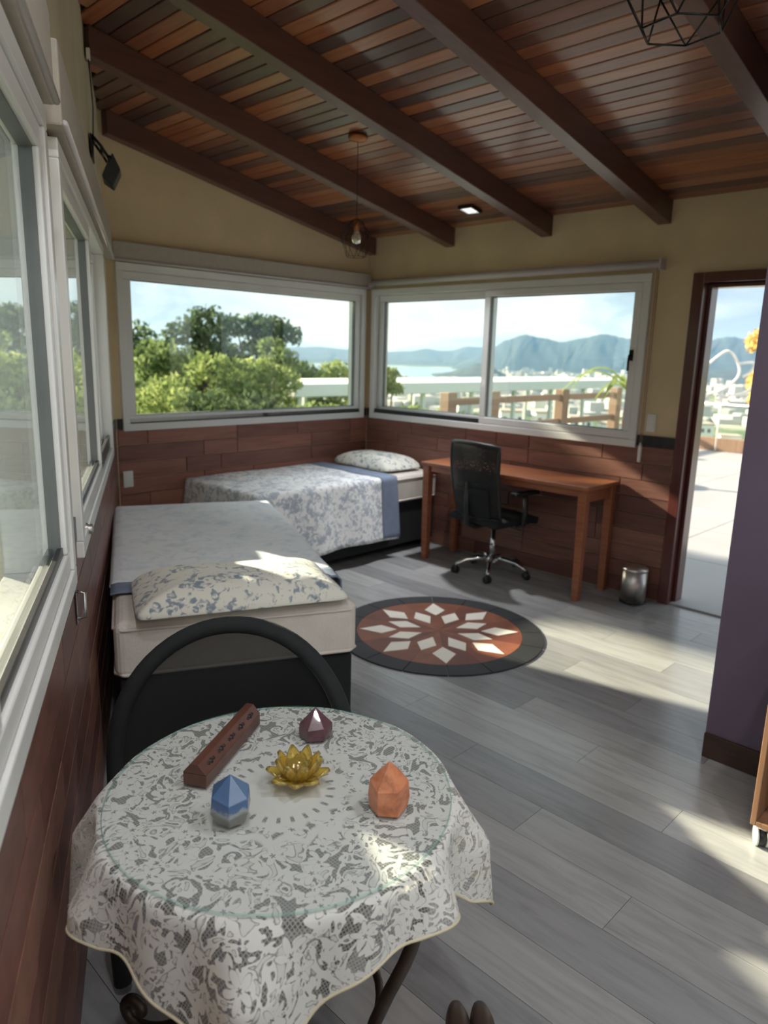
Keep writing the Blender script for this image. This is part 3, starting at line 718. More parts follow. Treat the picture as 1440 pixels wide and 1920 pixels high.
# things on the glass
def hexcrystal(name, x, y, r, hb, ht, mt_, label, top=(0,0), rot=0., n=6, squash=1., twist=.0, low=.9):
    vs = []; fs = []; rn = random.Random(hash(name) % 1000 if False else int(r*1e4)+n)
    for lv, (rr, z) in enumerate(((r*low, 0), (r*1.02, hb*.45), (r, hb))):
        for k in range(n):
            a = rot+2*math.pi*k/n; j = 1+rn.uniform(-.05, .05)
            vs.append((rr*j*math.cos(a), rr*j*math.sin(a)*squash, z*(1+(rn.uniform(-.10,.10) if lv == 2 else 0))))
    vs.append((top[0], top[1], ht)); ap = len(vs)-1
    fs.append(tuple(reversed(range(n))))
    for lv in range(2):
        for k in range(n): fs.append((lv*n+k, lv*n+(k+1) % n, (lv+1)*n+(k+1) % n, (lv+1)*n+k))
    for k in range(n): fs.append((2*n+k, 2*n+(k+1) % n, ap))
    o = MB().add(vs, fs).build(name, mt_, loc=(x, y, GT), bevel=.0012)
    return tag(o, label, 'crystal', 'crystals on the glass table top')
def stone(name, c0, c1, c2, rough=.35, scale=30, vert=None):
    mt, t = mat(name); g = t.n('ShaderNodeNewGeometry')
    n1 = t.n('ShaderNodeTexNoise', {'Vector': g.outputs['Position'], 'Scale': scale, 'Detail': 5.0, 'Roughness': .65})
    if vert is None: col = t.ramp(n1.outputs['Fac'], [(.32, lin(c0)), (.5, lin(c1)), (.7, lin(c2))])
    else:
        sx = t.n('ShaderNodeSeparateXYZ', {0: g.outputs['Position']})
        h = t.math('ADD', t.math('MULTIPLY', t.math('SUBTRACT', sx.outputs[2], GT), 1/vert), t.math('MULTIPLY', n1.outputs['Fac'], .5))
        col = t.ramp(h, [(.5, lin(c0)), (.62, lin(c1)), (.70, lin(c2)), (.95, tuple(min(1, v*.8) for v in lin(c2)[:3]))])
    p = pb(t, Base_Color=col, Roughness=rough, Coat_Weight=.2); out(t, p.outputs[0]); return mt
hexcrystal('purple_crystal', -3.673,-3.642, .037, .028, .068, stone('purple_stone', (74,44,50),(96,62,70),(84,56,72), .3), 'dark purple pointed crystal behind the gold lotus', rot=.4, low=.98)
hexcrystal('blue_crystal', -3.978,-3.766, .038, .054, .086, stone('blue_stone', (118,120,116),(150,156,158),(74,104,146), .3, 26, .085), 'blue pointed crystal with grey base near the incense box', rot=.9, low=.72, top=(.004,.006))
hexcrystal('orange_crystal', -3.742,-3.938, .038, .054, .096, stone('orange_stone', (150,86,56),(192,118,82),(206,140,104), .45), 'rough orange pointed crystal on the right of the table', rot=.2, low=.97)
# lotus candle holder in gold glass
mt, t = mat('gold_glass'); p = pb(t, Base_Color=lin((250,222,122)), Roughness=.06, Metallic=.08, Transmission_Weight=.82, IOR=1.5, Coat_Weight=.5); out(t, p.outputs[0]); M['goldglass'] = mt
lo_ = empty('lotus_candle_holder', (-3.815,-3.757,GT), 0, 'golden glass lotus candle holder in the middle of the table', 'candle holder'); lo_.scale = (1.12,1.12,1.15)
def petal(r0, r1, z0, z1, hw, a, tilt=.3):
    def fn(u, v):
        r_ = r0+(r1-r0)*v; z_ = z0+(z1-z0)*v**1.6; w_ = hw*math.sin(math.pi*min(.999, .18+.82*v))**.75
        s_ = (u-.5)*2; x_ = r_-.004*s_*s_; y_ = s_*w_; z_ += .008*s_*s_*(1-v*.4)
        return (x_*math.cos(a)-y_*math.sin(a), x_*math.sin(a)+y_*math.cos(a), z_)
    return MB().grid(fn, 8, 8)
for k in range(8): petal(.014, .057, .004, .022, .017, 2*math.pi*k/8).build('outer_petal', M['goldglass'], lo_, solid=.0035)
for k in range(8): petal(.013, .041, .006, .046, .0155, 2*math.pi*(k+.5)/8).build('inner_petal', M['goldglass'], lo_, solid=.0035)
MB().lathe([(.018,.0005),(.022,.004),(.016,.010),(.019,.016),(.021,.034),(.019,.036),(.017,.018),(.0,.016)], 20, cap=False).build('cup', M['goldglass'], lo_)
# incense box
ia, ib = Vector((-3.972,-3.632)), Vector((-3.748,-3.498)); dv = ib-ia; L_ = dv.length
ibx = empty('incense_box', ((ia.x+ib.x)/2, (ia.y+ib.y)/2, GT), math.atan2(dv.y, dv.x), 'long dark wooden incense box with sloping lid on the table', 'incense box')
ix = Matrix(((0,0,1,0),(1,0,0,0),(0,1,0,0),(0,0,0,1)))
M['boxwood'] = wood('reddish_box_wood', [(92,56,45)], .4, 'Y', amt=.3, stretch=8., coat=.2)
MB().prism([(-.025,0),(.025,0),(.025,.026),(-.025,.026)], -L_/2, L_/2, ix).build('body', M['boxwood'], ibx, bevel=.001)
lid = MB().prism([(-.0255,.0265),(.0255,.0265),(.008,.047),(-.008,.047)], -L_/2-.001, L_/2+.001, ix).build('lid', M['boxwood'], ibx, bevel=.001)
nrm = math.atan2(.047-.0265, .0175)
for k in range(5):
    xk = (k-2)*L_/5.6
    for q, (dx_, rr_) in enumerate(((0,.0055),(.011,.0035),(-.011,.0035))):
        # dark cut-out motifs on the sloping lid face and body side
        Mx = Matrix.Translation((xk+dx_, -.0172, .0372)) @ Matrix.Rotation(nrm, 4, 'X') 
        MB().lathe([(rr_,-.0004),(rr_,.0006)], 8, Mx).build('cutout', M['black'], lid)

# ------------------------------------------------------------------ shelf cart at the right edge
ct = empty('shelf_cart', (-2.0,-4.46,0), 0, 'wooden shelf cart on casters against the purple wall', 'cart')
cx0, cx1, cy0, cy1 = -.22, .23, -.29, .29
for y in (cy0, cy1-.018): MB().box((cx0,y,.082),(cx1,y+.018,.80)).build('side_panel', M['cartwood'], ct, bevel=.002)
for z, mk in ((.082,'cartwood'),(.33,'cartin'),(.57,'cartin'),(.782,'cartwood')): MB().box((cx0+(.0 if mk == 'cartwood' else .02),cy0+.018,z),(cx1,cy1-.018,z+.018)).build('shelf', M[mk], ct, bevel=.002)
MB().box((cx1-.008,cy0+.018,.10),(cx1-.001,cy1-.018,.78)).build('back_panel', M['cartin'], ct)
for x in (cx0+.04, cx1-.04):
    for y in (cy0+.04, cy1-.03):
        cs = empty('caster', (x, y, 0)); cs.parent = ct
        RX = Matrix.Translation((0,0,.032)) @ Matrix.Rotation(.5, 4, 'Z') @ Matrix.Rotation(math.pi/2, 4, 'X')
        MB().lathe([(.0,-.011),(.030,-.011),(.032,-.008),(.032,.008),(.030,.011),(0,.011)], 18, RX).build('wheel', M['black'], cs)
        MB().lathe([(.034,.013),(.034,.020),(.010,.021)], 18, RX).build('hood', M['white'], cs)
        MB().lathe([(.034,-.020),(.034,-.013),(.010,-.013)], 18, RX).build('hood', M['white'], cs)
        MB().box((-.018,-.018,.064),(.018,.018,.082)).build('mount', M['white'], cs, bevel=.003)

# ------------------------------------------------------------------ fittings
def plate(name, loc, rz, w_, h_, label, kind='socket', mt_='white'):
    r = empty(name, loc, rz, label, kind)
    MB().box((-w_/2,0,-h_/2),(w_/2,.009,h_/2)).build('cover_plate', M[mt_], r, bevel=.003)
    for k in (-1, 1): MB().box((-w_*.3,.009,k*h_*.22-h_*.15),(w_*.3,.0125,k*h_*.22+h_*.15)).build('insert', M[mt_], r, bevel=.0015)
    return r
plate('wall_socket', (-2.325,-.012,.685), math.pi, .072, .115, 'white wall socket on tiles in the left back corner', 'socket')
plate('light_switch', (-.0005,-2.69,1.19), math.pi/2, .062, .115, 'white light switch on the cream wall beside the door', 'switch')
kn = LP(2.86, .0125, 1.02)
k_ = empty('blind_chain_holder', kn, LROT, 'small metal knob on the left wall below the window frame', 'holder')
MB().lathe([(.026,0),(.026,.008),(.015,.02),(.018,.03),(.0,.034)], 16, Matrix.Rotation(-math.pi/2, 4, 'X')).build('knob', M['steel'], k_)
k2 = empty('wall_hook', LP(3.20, .0125, .88), LROT, 'small chrome hook on the left wall tiles', 'hook')
MB().box((-.012,0,-.05),(.012,.004,.06)).build('back_plate', M['chrome'], k2, bevel=.002)
MB().tube([(0,.004,.045),(0,.024,.04),(0,.024,-.03),(0,.004,-.035)], .005, 8).build('grip', M['chrome'], k2)

# ceiling LED panels (lit): the seen one, then unseen ones added as fill
def led(x, y, label, r_=.062, power=None, spread=175):
    o = empty('ceiling_downlight', (x, y, zc(x)-.0005), 0, label, 'ceiling light', 'square LED ceiling lights'); o.rotation_euler = (0, sl_ang, 0)
    frame_ring(-r_, r_, -r_, r_, .013, 0, .022).build('frame', M['black'], o).rotation_euler = (R_(-90), 0, 0)
    MB().box((-r_+.013,-r_+.013,-.016),(r_-.013,r_-.013,-.004)).build('diffuser', M['led'], o)
    l = D.lights.new('led', 'AREA'); l.shape = 'SQUARE'; l.size = .10; l.energy = power or FILL_POWER; l.color = (.96, .98, 1); l.spread = R_(spread)
    lo = D.objects.new('led', l); COL.objects.link(lo); lo.parent = o; lo.location = (0, 0, -.020)
    return o
led(-.31,-1.335, 'lit square ceiling light between the beams near the window wall', power=8, spread=75)
for x, y, w_ in ((-4.15,-3.95,'over the table'),(-4.6,-5.0,'above the viewer'),(-3.0,-4.85,'near the purple wall'),(-2.9,-5.75,'by the rear glazing'),(-4.9,-5.75,'in the rear left corner')):  # unseen panels added to brighten the room
    led(x, y, 'added unseen square fill light %s' % w_)

# bulb pendant
pl = empty('bulb_pendant', (-1.452,-1.375,zc(-1.452)-.001), 0, 'bare bulb pendant in a thin wire cage hanging near the window corner', 'pendant lamp')
MB().lathe([(.06,-.0),(.058,-.012),(.05,-.024),(.006,-.03)], 24).build('canopy', M['copper'], pl)
MB().tube([(0,0,-.028),(0,0,-.46)], .0022, 6).build('cord', M['black'], pl)
MB().lathe([(.006,-.455),(.016,-.462),(.017,-.52),(.014,-.525)], 16).build('socket', M['copper'], pl)
mt, t = mat('bulb_glass'); p = pb(t, Base_Color=(1,.97,.92,1), Roughness=.05, Transmission_Weight=.85, IOR=1.3); out(t, p.outputs[0])
MB().lathe([(.012,-.525),(.016,-.535),(.029,-.56),(.030,-.578),(.022,-.598),(.0,-.606)], 18).build('bulb', mt, pl)
def cage(rings, r_, mt_, parent, name='wire_cage', nseg=6):
    mb = MB(); n = 6; P = []
    for rr, z, tw in rings: P.append([(rr*math.cos(2*math.pi*(k+tw)/n), rr*math.sin(2*math.pi*(k+tw)/n), z) for k in range(n)] if rr > 0 else [(0,0,z)]*n)
    for ra in P:
        if ra[0] != ra[1]:
            for k in range(n): mb.tube([ra[k], ra[(k+1) % n]], r_, nseg)
    for a, b, (r0, z0, t0), (r1, z1, t1) in zip(P[:-1], P[1:], rings[:-1], rings[1:]):
        for k in range(n):
            mb.tube([a[k], b[k]], r_, nseg)
            if abs(t0-t1) > .2: mb.tube([a[(k+1) % n] if t1 > t0 else a[k], b[k] if t1 > t0 else b[(k+1) % n]], r_, nseg)
    return mb.build(name, mt_, parent)
cage([(.03,-.47,0),(.10,-.56,.5),(.06,-.68,0)], .0013, M['blackmetal'], pl)
# geometric wire pendant near the viewer
gl = empty('geometric_pendant', (-2.42,-3.745,zc(-2.42)-.001), R_(17), 'black geometric wire pendant lamp at the top right', 'pendant lamp')
MB().lathe([(.055,0),(.055,-.018),(.01,-.024)], 20).build('canopy', M['blackmetal'], gl)
MB().tube([(0,0,-.02),(0,0,-.22)], .003, 6).build('cord', M['black'], gl)
MB().lathe([(.018,-.22),(.02,-.23),(.02,-.29)], 14).build('socket', M['black'], gl)
cage([(.045,-.20,0),(.185,-.37,.5),(.115,-.525,0)], .003, M['blackmetal'], gl)
MB().lathe([(.014,-.29),(.018,-.30),(.032,-.34),(.024,-.37),(0,-.38)], 16).build('bulb', mt, gl)

# flood lamp on the left wall near the corner
fl = empty('flood_lamp', LP(1.02,.02,2.56), LROT, 'black flood lamp on a bracket high in the left corner', 'flood lamp'); fl.scale = (1.2,.75,1.2)
MB().box((-.07,-.018,-.04),(.07,-.006,.05)).build('wall_plate', M['black'], fl, bevel=.004)
bk_ = MB()
for sx in (-1, 1): bk_.tube([(sx*.06,0,.04),(sx*.085,.05,.0),(sx*.095,.10,-.05)], .008, 6)
bk_.tube([(-.06,0,.04),(.06,0,.04)], .010, 6); bk_.tube([(-.085,.05,.0),(.085,.05,.0)], .009, 6); bk_.build('bracket', M['black'], fl)
H_ = Matrix.Translation((0,.105,-.085)) @ Matrix.Rotation(R_(-38), 4, 'X')
hd = MB().add([(-.085,-.03,-.06),(.085,-.03,-.06),(.085,-.03,.06),(-.085,-.03,.06),(-.06,.045,-.042),(.06,.045,-.042),(.06,.045,.042),(-.06,.045,.042)],
     [(0,1,2,3),(7,6,5,4),(0,4,5,1),(1,5,6,2),(2,6,7,3),(3,7,4,0)], False, H_).build('lamp_head', M['black'], fl, bevel=.006)
MB().box((-.07,-.034,-.048),(.07,-.0305,.048), H_).build('lens', M['tubewhite'], hd)
for sx in (-1, 1): MB().lathe([(.014,-.006),(.014,.006)], 12, Matrix.Translation((sx*.1,.1,-.05)) @ Matrix.Rotation(math.pi/2, 4, 'Y')).build('knob', M['black'], fl)
MB().tube([(.02,.0,.05),(.03,.01,.16),(.05,.005,.26),(.06,.0,.33)], .004, 6).tube([(.0,.0,.05),(.045,.012,.15),(.06,.006,.25),(.065,.0,.33)], .003, 6).build('cable', M['black'], fl)
MB().box((.045,-.012,.325),(.075,.012,.365)).build('connector', M['white'], fl, bevel=.003)

# ================================================================== outside
def pol(az, r_, z=0): a = R_(az); return Vector((CAM.x+r_*math.cos(a), CAM.y+r_*math.sin(a), z))
def zel(el, r_): return CAM.z+r_*math.tan(R_(el))
# deck beyond the door
tag(MB().box((.165,-9,-.2),(9.45,2.4,-.03)).build('deck', M['deck'], bevel=.01), 'wide pale stone deck outside the open door', 'deck', kind='structure')
# stone flags of the deck as raised slabs with open joints
slabm = {}
dk_o = D.objects['deck']
flag_me = MB().box((.004,.004,-.0305),(1.146,1.146,-.012)).mesh('paving_slab', M['deck'])
for i in range(8):
    for j in range(9): inst(flag_me, 'paving_slab', dk_o, (.17+1.15*i, -8.0+1.15*j, 0))
# deck edge: wooden kerb with glass guard
gg = empty('glass_guard', (9.3,-3.3,-.012), 0, 'clear glass guard rail on a wooden kerb at the deck edge', 'guard rail')
MB().box((-.06,-5.6,0),(.06,5.4,.24)).build('kerb', M['railwood'], gg, bevel=.01)
for k in range(6): MB().box((-.006,-5.55+1.82*k,.24),(.006,-5.55+1.82*k+1.79,.84)).build('pane', M['glass'], gg)
MB().tube([(0,-5.6,.85),(0,5.4,.85)], .018, 8).build('hand_rail', M['steel'], gg)
# deck side: wooden post and rail fence
rf = empty('wooden_railing', (5.0,2.25,-.012), 0, 'wooden post and rail fence along the deck, seen through the sliding window', 'railing')
for x in (-1.1,0,2.15,4.2): MB().box((x-.1,-.09,0),(x+.1,.09,1.06)).build('post', M['railwood'], rf, bevel=.012)
for a, b in ((-1.1,0),(0,2.15),(2.15,4.2)):
    for z in (.42, .86): MB().box((a+.09,-.03,z),(b-.09,.03,z+.11)).build('rail', M['railwood'], rf, bevel=.008)
# curled white wire ornament standing on the guard
M['whitewire'] = plain('glossy_white_wire', (240, 236, 228), .2)
om = empty('wire_ornament', (9.12,0.15,.50), R_(20), 'curled white wire ornament standing at the glass guard', 'ornament')
def sm_curve(P, q=6):
    P = [Vector(p_) for p_ in P]; o_ = []
    for i in range(len(P)-1):
        a, b, c_, d_ = P[max(i-1,0)], P[i], P[i+1], P[min(i+2,len(P)-1)]
        for k in range(q):
            tt = k/q; o_.append(.5*((2*b)+(c_-a)*tt+(2*a-5*b+4*c_-d_)*tt*tt+(3*b-a-3*c_+d_)*tt**3))
    return o_+[P[-1]]
for pts in ([(0,.30,1.05),(0,.0,1.30),(0,-.2,1.08),(0,-.22,.85),(0,0,.62),(0,.3,.50)], [(0,-.2,1.08),(0,-.45,1.10),(0,-.42,.95),(0,-.3,.85)], [(0,.1,.5),(0,-.3,.55),(0,-.62,.78)]):
    MB().tube(sm_curve(pts), .022, 8).build('wire_curl', M['whitewire'], om)
MB().tube([(0,0,-.5),(0,0,.62)], .015, 8).build('stem', M['whitewire'], om)
for y, z in ((.28,.5),(.05,.45),(-.1,.52)): MB().lathe([(0,-.05),(.04,-.03),(.05,0),(.04,.03),(0,.05)], 12, Matrix.Translation((0,y,z))).build('bead', M['whitewire'], om)
# long white flat-roofed canopy on the slope
cn = empty('flat_canopy', (22.5,15.5,-3.6), 0, 'long white flat-roofed canopy on posts on the slope outside', 'canopy')
MB().box((-11.8,-1.0,3.68),(12,3.2,4.12)).build('roof_slab', M['canopywhite'], cn, bevel=.03)
for k in range(8):
    for y in (-.7, 2.9): MB().box((-11.4+k*3.2-.08,y-.08,0),(-11.4+k*3.2+.08,y+.08,3.68)).build('post', M['canopywhite'], cn)

# terrain falling away to the plain
def noise2(x, y, sd=0):
    return (math.sin(x*1.3+sd)*math.cos(y*1.1-sd*.7)+.5*math.sin(x*2.9-y*1.7+sd*2)+.25*math.sin(x*6.1+y*5.3))/1.75
RINGS = [(3,-1.2),(9,-2.2),(14,-3.2),(20,-4.2),(28,-5.2),(40,-6.4),(60,-9),(90,-13),(140,-19),(220,-28),(360,-40),(600,-51),(1000,-57.5),(1500,-60),(3000,-60.5),(7500,-61)]
def terr(u, v):
    i = v*(len(RINGS)-1); k = min(int(i), len(RINGS)-2); f_ = i-k
    r_ = RINGS[k][0]*(1-f_)+RINGS[k+1][0]*f_; z = RINGS[k][1]*(1-f_)+RINGS[k+1][1]*f_
    az = -100+260*u
    if az > 56 and r_ > 30:      # hillside rising on the left
        z += min(1, (az-56)/9)*max(0, min(1, (r_-30)/60))*min(1, max(0, (700-r_)/500))*(r_*.055+8)
    z += noise2(az*.35, math.log(r_)*4, 1)*min(1.2, r_*.012)
    p_ = pol(az, r_, z); return tuple(p_)
mt, t = mat('grassy_land'); g = t.n('ShaderNodeNewGeometry')
n1 = t.n('ShaderNodeTexNoise', {'Vector': g.outputs['Position'], 'Scale': .012, 'Detail': 8.0, 'Roughness': .65})
col = t.ramp(n1.outputs['Fac'], [(.35, lin((64,84,50))), (.5, lin((92,112,70))), (.58, lin((150,150,128))), (.7, lin((190,184,168)))])
p = pb(t, Base_Color=col, Roughness=.95); out(t, p.outputs[0]); M['land'] = mt
g_o = MB().grid(terr, 150, 15*4).build('ground', M['land'])
tag(g_o, 'green land falling away from the house to the plain', 'ground', kind='structure')
# the bay
mt, t = mat('bay_water'); g = t.n('ShaderNodeNewGeometry')
n1 = t.n('ShaderNodeTexNoise', {'Vector': g.outputs['Position'], 'Scale': .02, 'Detail': 3.0})
bnn = t.n('ShaderNodeBump', {'Height': n1.outputs['Fac'], 'Strength': .15, 'Distance': 2.0})
p = pb(t, Base_Color=lin((120,150,168)), Roughness=.25, Normal=bnn.outputs[0]); out(t, p.outputs[0])
po = [tuple(pol(az, r_)[:2]) for az, r_ in ((37.2,2500),(38.5,1900),(41,1650),(44,1500),(48,1500),(54,1700),(58,2200),(58,3700),(50,3700),(44,3700),(38.2,3700))]
tag(MB().prism(po, -60.2, -58.6).build('bay', recalc and mt), 'pale silvery bay below the mountains', 'water', kind='stuff')
recalc(D.objects['bay'])
# mountains: ridge lines with real depth
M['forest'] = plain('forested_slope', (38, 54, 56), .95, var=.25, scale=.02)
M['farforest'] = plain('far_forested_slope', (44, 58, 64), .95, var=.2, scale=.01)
def interp(tab, x):
    for (a, ya), (b, yb) in zip(tab[:-1], tab[1:]):
        if a <= x <= b:
            f_ = (x-a)/(b-a); f_ = f_*f_*(3-2*f_)*.6+f_*.4; return ya+(yb-ya)*f_
    return tab[0][1] if x < tab[0][0] else tab[-1][1]
def mountain(name, tab, rc, wdt, label, mt_, rough=.05, base=-61):
    a0, a1 = tab[0][0], tab[-1][0]
    def fn(u, v):
        az = a0+(a1-a0)*u; zt_ = zel(interp(tab, az), rc); q = (v-.5)*2
        r_ = rc+q*wdt; hgt = (zt_-base)*max(0, 1-abs(q))**.85
        edge_ = min(1, u/.04, (1-u)/.04)
        rdg = noise2(az*1.9, q*2.2, 3)*.10*(zt_-base)*(1-abs(q))*abs(q)*2.2
        zz = base+hgt*edge_+rdg
        zz += noise2(az*9, q*5, 5)*rough*(zt_-base)*.25*(1-abs(q))
        return tuple(pol(az+.6*math.sin(q*3+az*1.4)*abs(q), r_, zz))
    o = MB().grid(fn, 160, 24).build(name, mt_); return tag(o, label, 'mountain', kind='structure')
mountain('mountain_range', [(22,.2),(24.5,1.2),(26.3,1.56),(28.2,1.87),(29.6,1.55),(31.2,1.22),(32.6,1.5),(33.9,1.72),(35.2,1.3),(36.6,.5),(38.2,-.3),(39.5,-.9)], 4200, 800, 'blue twin-peaked mountains behind the town', M['forest'])
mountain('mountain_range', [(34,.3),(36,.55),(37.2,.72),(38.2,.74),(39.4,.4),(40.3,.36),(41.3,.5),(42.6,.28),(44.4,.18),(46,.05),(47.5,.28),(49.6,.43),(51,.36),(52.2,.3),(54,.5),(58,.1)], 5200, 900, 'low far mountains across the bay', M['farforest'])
mountain('mountain_range', [(10,.4),(14,1.0),(17.5,1.36),(19.6,1.82),(21.3,1.5),(23.2,.9),(25,.2)], 3800, 700, 'blue rounded mountain seen through the doorway', M['forest'])
mountain('wooded_hill', [(34.6,-1.75),(35.6,-1.1),(36.6,-.55),(37.3,-.50),(38.3,-.85),(39.6,-1.25),(41,-1.55)], 2250, 330, 'dark wooded headland at the edge of the bay', M['forest'])
mountain('wooded_hill', [(12,-1.2),(15,-.6),(18,-.45),(20,-.5),(22,-.75),(24.5,-1.3)], 2500, 420, 'green foothill below the rounded mountain', M['forest'])
# far town: countless small pale buildings
rn = random.Random(11); bw = MB(); br = MB()
def building(mb, p_, w_, d_, h_, a):
    Mx = Matrix.Translation(p_) @ Matrix.Rotation(a, 4, 'Z'); mb.box((-w_/2,-d_/2,-2),(w_/2,d_/2,h_), Mx)
for k in range(1100):
    az = rn.uniform(12, 46); r_ = rn.choice([rn.uniform(700, 1400), rn.uniform(1300, 2300), rn.uniform(1500, 3300), rn.uniform(1500, 3300)])
    if az > 37 and r_ > 1450: continue
    i = 0
    while i < len(RINGS)-2 and RINGS[i+1][0] < r_: i += 1
    f_ = (r_-RINGS[i][0])/(RINGS[i+1][0]-RINGS[i][0]); zg = RINGS[i][1]*(1-f_)+RINGS[i+1][1]*f_
    h_ = rn.choice([5, 6, 8, 10, 14, 22 if r_ > 1300 else 9]); w_ = rn.uniform(9, 22)
    building(bw, pol(az, r_, zg), w_, rn.uniform(8, 18), h_, rn.uniform(0, 3.1))
tag(bw.build('town_buildings', plain('pale_render', (196, 194, 190), .8, var=.05, scale=.02)), 'pale buildings of the town on the plain below', 'town', kind='stuff')
# a few nearer white blocks just below the fence
for i, (az, r_, w_, d_, h_) in enumerate(((34.6,240,8,8,9),(31.9,240,7,8,9),(29.4,300,10,9,9),(27.0,300,9,9,7),(20.9,330,10,9,12),(18.9,340,8,8,8),(16.8,330,10,9,12))):
    zg = zel([-6.2,-6.2,-6.0,-6.0,-6.4,-6.4,-6.4][i], r_); o = empty('white_house', pol(az, r_, zg), R_(az+12), ['white block house below the fence, leftmost seen through the railing','white block house just right of the leftmost one below the railing','white block house below the right part of the railing','low white house at the right end below the railing','tall white house below the deck seen left in the doorway','low white house between the taller ones below the deck','tall white house below the deck seen right in the doorway'][i], 'house', 'white houses on the slope')
    MB().box((-w_/2,-d_/2,-6),(w_/2,d_/2,h_)).build('wall', M['canopywhite'], o)
    MB().box((-w_/2-.3,-d_/2-.3,h_),(w_/2+.3,d_/2+.3,h_+.5)).build('roof', plain('tan_roof_%d' % i, (186,170,156), .8), o)
    for k in range(3):
        for q in range(2): MB().box((-d_/2*.0-w_/2-.05,-d_/2+1.2+k*2.4,h_-3.2*(q+1)),(-w_/2+.02,-d_/2+2.4+k*2.4,h_-3.2*(q+1)+1.6)).build('window', M['gasket'], o)

# ------------------------------------------------------------------ trees
def leafmat(name, c0, c1, c2):
    mt, t = mat(name); g = t.n('ShaderNodeNewGeometry')
    n1 = t.n('ShaderNodeTexNoise', {'Vector': g.outputs['Position'], 'Scale': 1.6, 'Detail': 4.0})
    rp = t.n('ShaderNodeMath', {0: t.math('MULTIPLY', n1.outputs['Fac'], .65), 1: t.math('MULTIPLY', g.outputs['Random Per Island'], .35)}, operation='ADD')
    col = t.ramp(rp.outputs[0], [(.32, lin(c0)), (.5, lin(c1)), (.68, lin(c2))])
    d_ = t.n('ShaderNodeBsdfDiffuse', {'Color': col}); tl_ = t.n('ShaderNodeBsdfTranslucent', {'Color': col})
    m_ = t.n('ShaderNodeMixShader', {0: .42, 1: d_.outputs[0], 2: tl_.outputs[0]}); out(t, m_.outputs[0]); return mt
LEAF = {'dark': leafmat('dark_leaves', (62,76,54),(84,100,70),(112,126,92)), 'mid': leafmat('mid_leaves', (84,100,62),(118,134,84),(152,164,108)),
        'lime': leafmat('lime_leaves', (108,124,70),(144,156,92),(176,182,120)), 'yellow': leafmat('yellow_leaves', (196,166,96),(220,194,124),(234,214,150))}
M['bark'] = plain('bark', (84, 70, 58), .9, var=.2, scale=8)
def tree(base, top, blobs, leaf, nleaf, kind, label, name='leafy_tree', group='trees outside the windows', seed=0, trunk=.09, cat='tree'):
    """blobs: (dx,dy,z,rx,rz) leaf masses relative to the base"""
    rn = random.Random(seed); o = empty(name, base, 0, label, cat, group)
    H = top
    MB().tube([(0,0,-.3),(.05*H*.1,0,H*.35),(0,.03*H,H*.7)], [trunk*1.5, trunk, trunk*.5], 7).build('trunk', M['bark'], o)
    bt = MB()
    for dx, dy, z, rx, rz_ in blobs: bt.tube([(0,0,H*.30),(dx*.5,dy*.5,z*.75),(dx,dy,z)], [trunk*.6, trunk*.4, trunk*.2], 5)
    bt.build('branches', M['bark'], o)
    V = []; F = []; tot = sum(b[3]**2 for b in blobs)
    for dx, dy, z, rx, rz_ in blobs:
        for k in range(int(nleaf*rx*rx/tot)):
            th_ = rn.uniform(0, 6.283); cz_ = rn.uniform(-.75, 1); sz_ = math.sqrt(1-cz_*cz_); q = rn.uniform(.55, 1.05)*(1+.16*math.sin(5*th_+seed)*math.sin(4*cz_+seed))
            c_ = Vector((dx+rx*q*sz_*math.cos(th_), dy+rx*q*sz_*math.sin(th_), z+rz_*q*cz_))
            a = Vector((rn.gauss(0,1), rn.gauss(0,1), rn.gauss(0,.7))).normalized(); b = a.orthogonal().normalized()
            b.rotate(Matrix.Rotation(rn.uniform(0,6.28), 3, a)); s1 = leaf*rn.uniform(.7,1.3)
            n0 = len(V); V += [c_-b*s1, c_+a.cross(b)*s1*.45, c_+b*s1, c_-a.cross(b)*s1*.45]; F.append((n0,n0+1,n0+2,n0+3))
    mb = MB(); mb.v = [tuple(v_) for v_ in V]; mb.f = F; mb.sm = [False]*len(F)
    mb.build('foliage', LEAF[kind], o); return o
def ground_z(r_):
    i = 0
    while i < len(RINGS)-2 and RINGS[i+1][0] < r_: i += 1
    f_ = (r_-RINGS[i][0])/(RINGS[i+1][0]-RINGS[i][0]); return RINGS[i][1]*(1-f_)+RINGS[i+1][1]*f_
def put_tree(az, r_, el_top, wid, kind, nleaf, label, seed, leaf=.13, nb=7, flat=.7, spread=1.0, lowz=.35):
    zg = ground_z(r_); H = zel(el_top, r_)-zg; rn = random.Random(seed); bl = []
    for k in range(nb):
        a = rn.uniform(0, 6.28); q = rn.uniform(.15, .85)*spread
        rx = wid*rn.uniform(.28, .42); z = H*(lowz+(1-lowz)*rn.uniform(.25, .95))-rx*flat*.8
        if k == 0: q = .1; z = H-rx*flat
        bl.append((wid*q*math.cos(a)*.7, wid*q*math.sin(a)*.7, min(z, H-rx*flat), rx, rx*flat))
    return tree(pol(az, r_, zg), H, bl, leaf, nleaf, kind, label, seed=seed, trunk=max(.06, H*.02))
put_tree(58.2, 44, 3.05, 3.6, 'dark', 4200, 'tall dark broad-crowned tree, its left crown above all others', 1, .20, 12, .6, lowz=.55)
put_tree(54.6, 46, 2.75, 3.4, 'dark', 4200, 'tall dark tree with rounded crown sloping down to the right', 2, .20, 12, .6, lowz=.5)
put_tree(53.2, 38, 1.0, 2.2, 'mid', 2200, 'mid green tree at the right foot of the tall dark trees', 3, .16, 8)
put_tree(63.5, 30, 1.9, 3.2, 'dark', 3200, 'dark green tree at the left edge of the wide window', 4, .16, 10)
put_tree(61.3, 26, .6, 2.4, 'mid', 2800, 'bushy green tree left of the tall dark trees', 5, .14, 9)
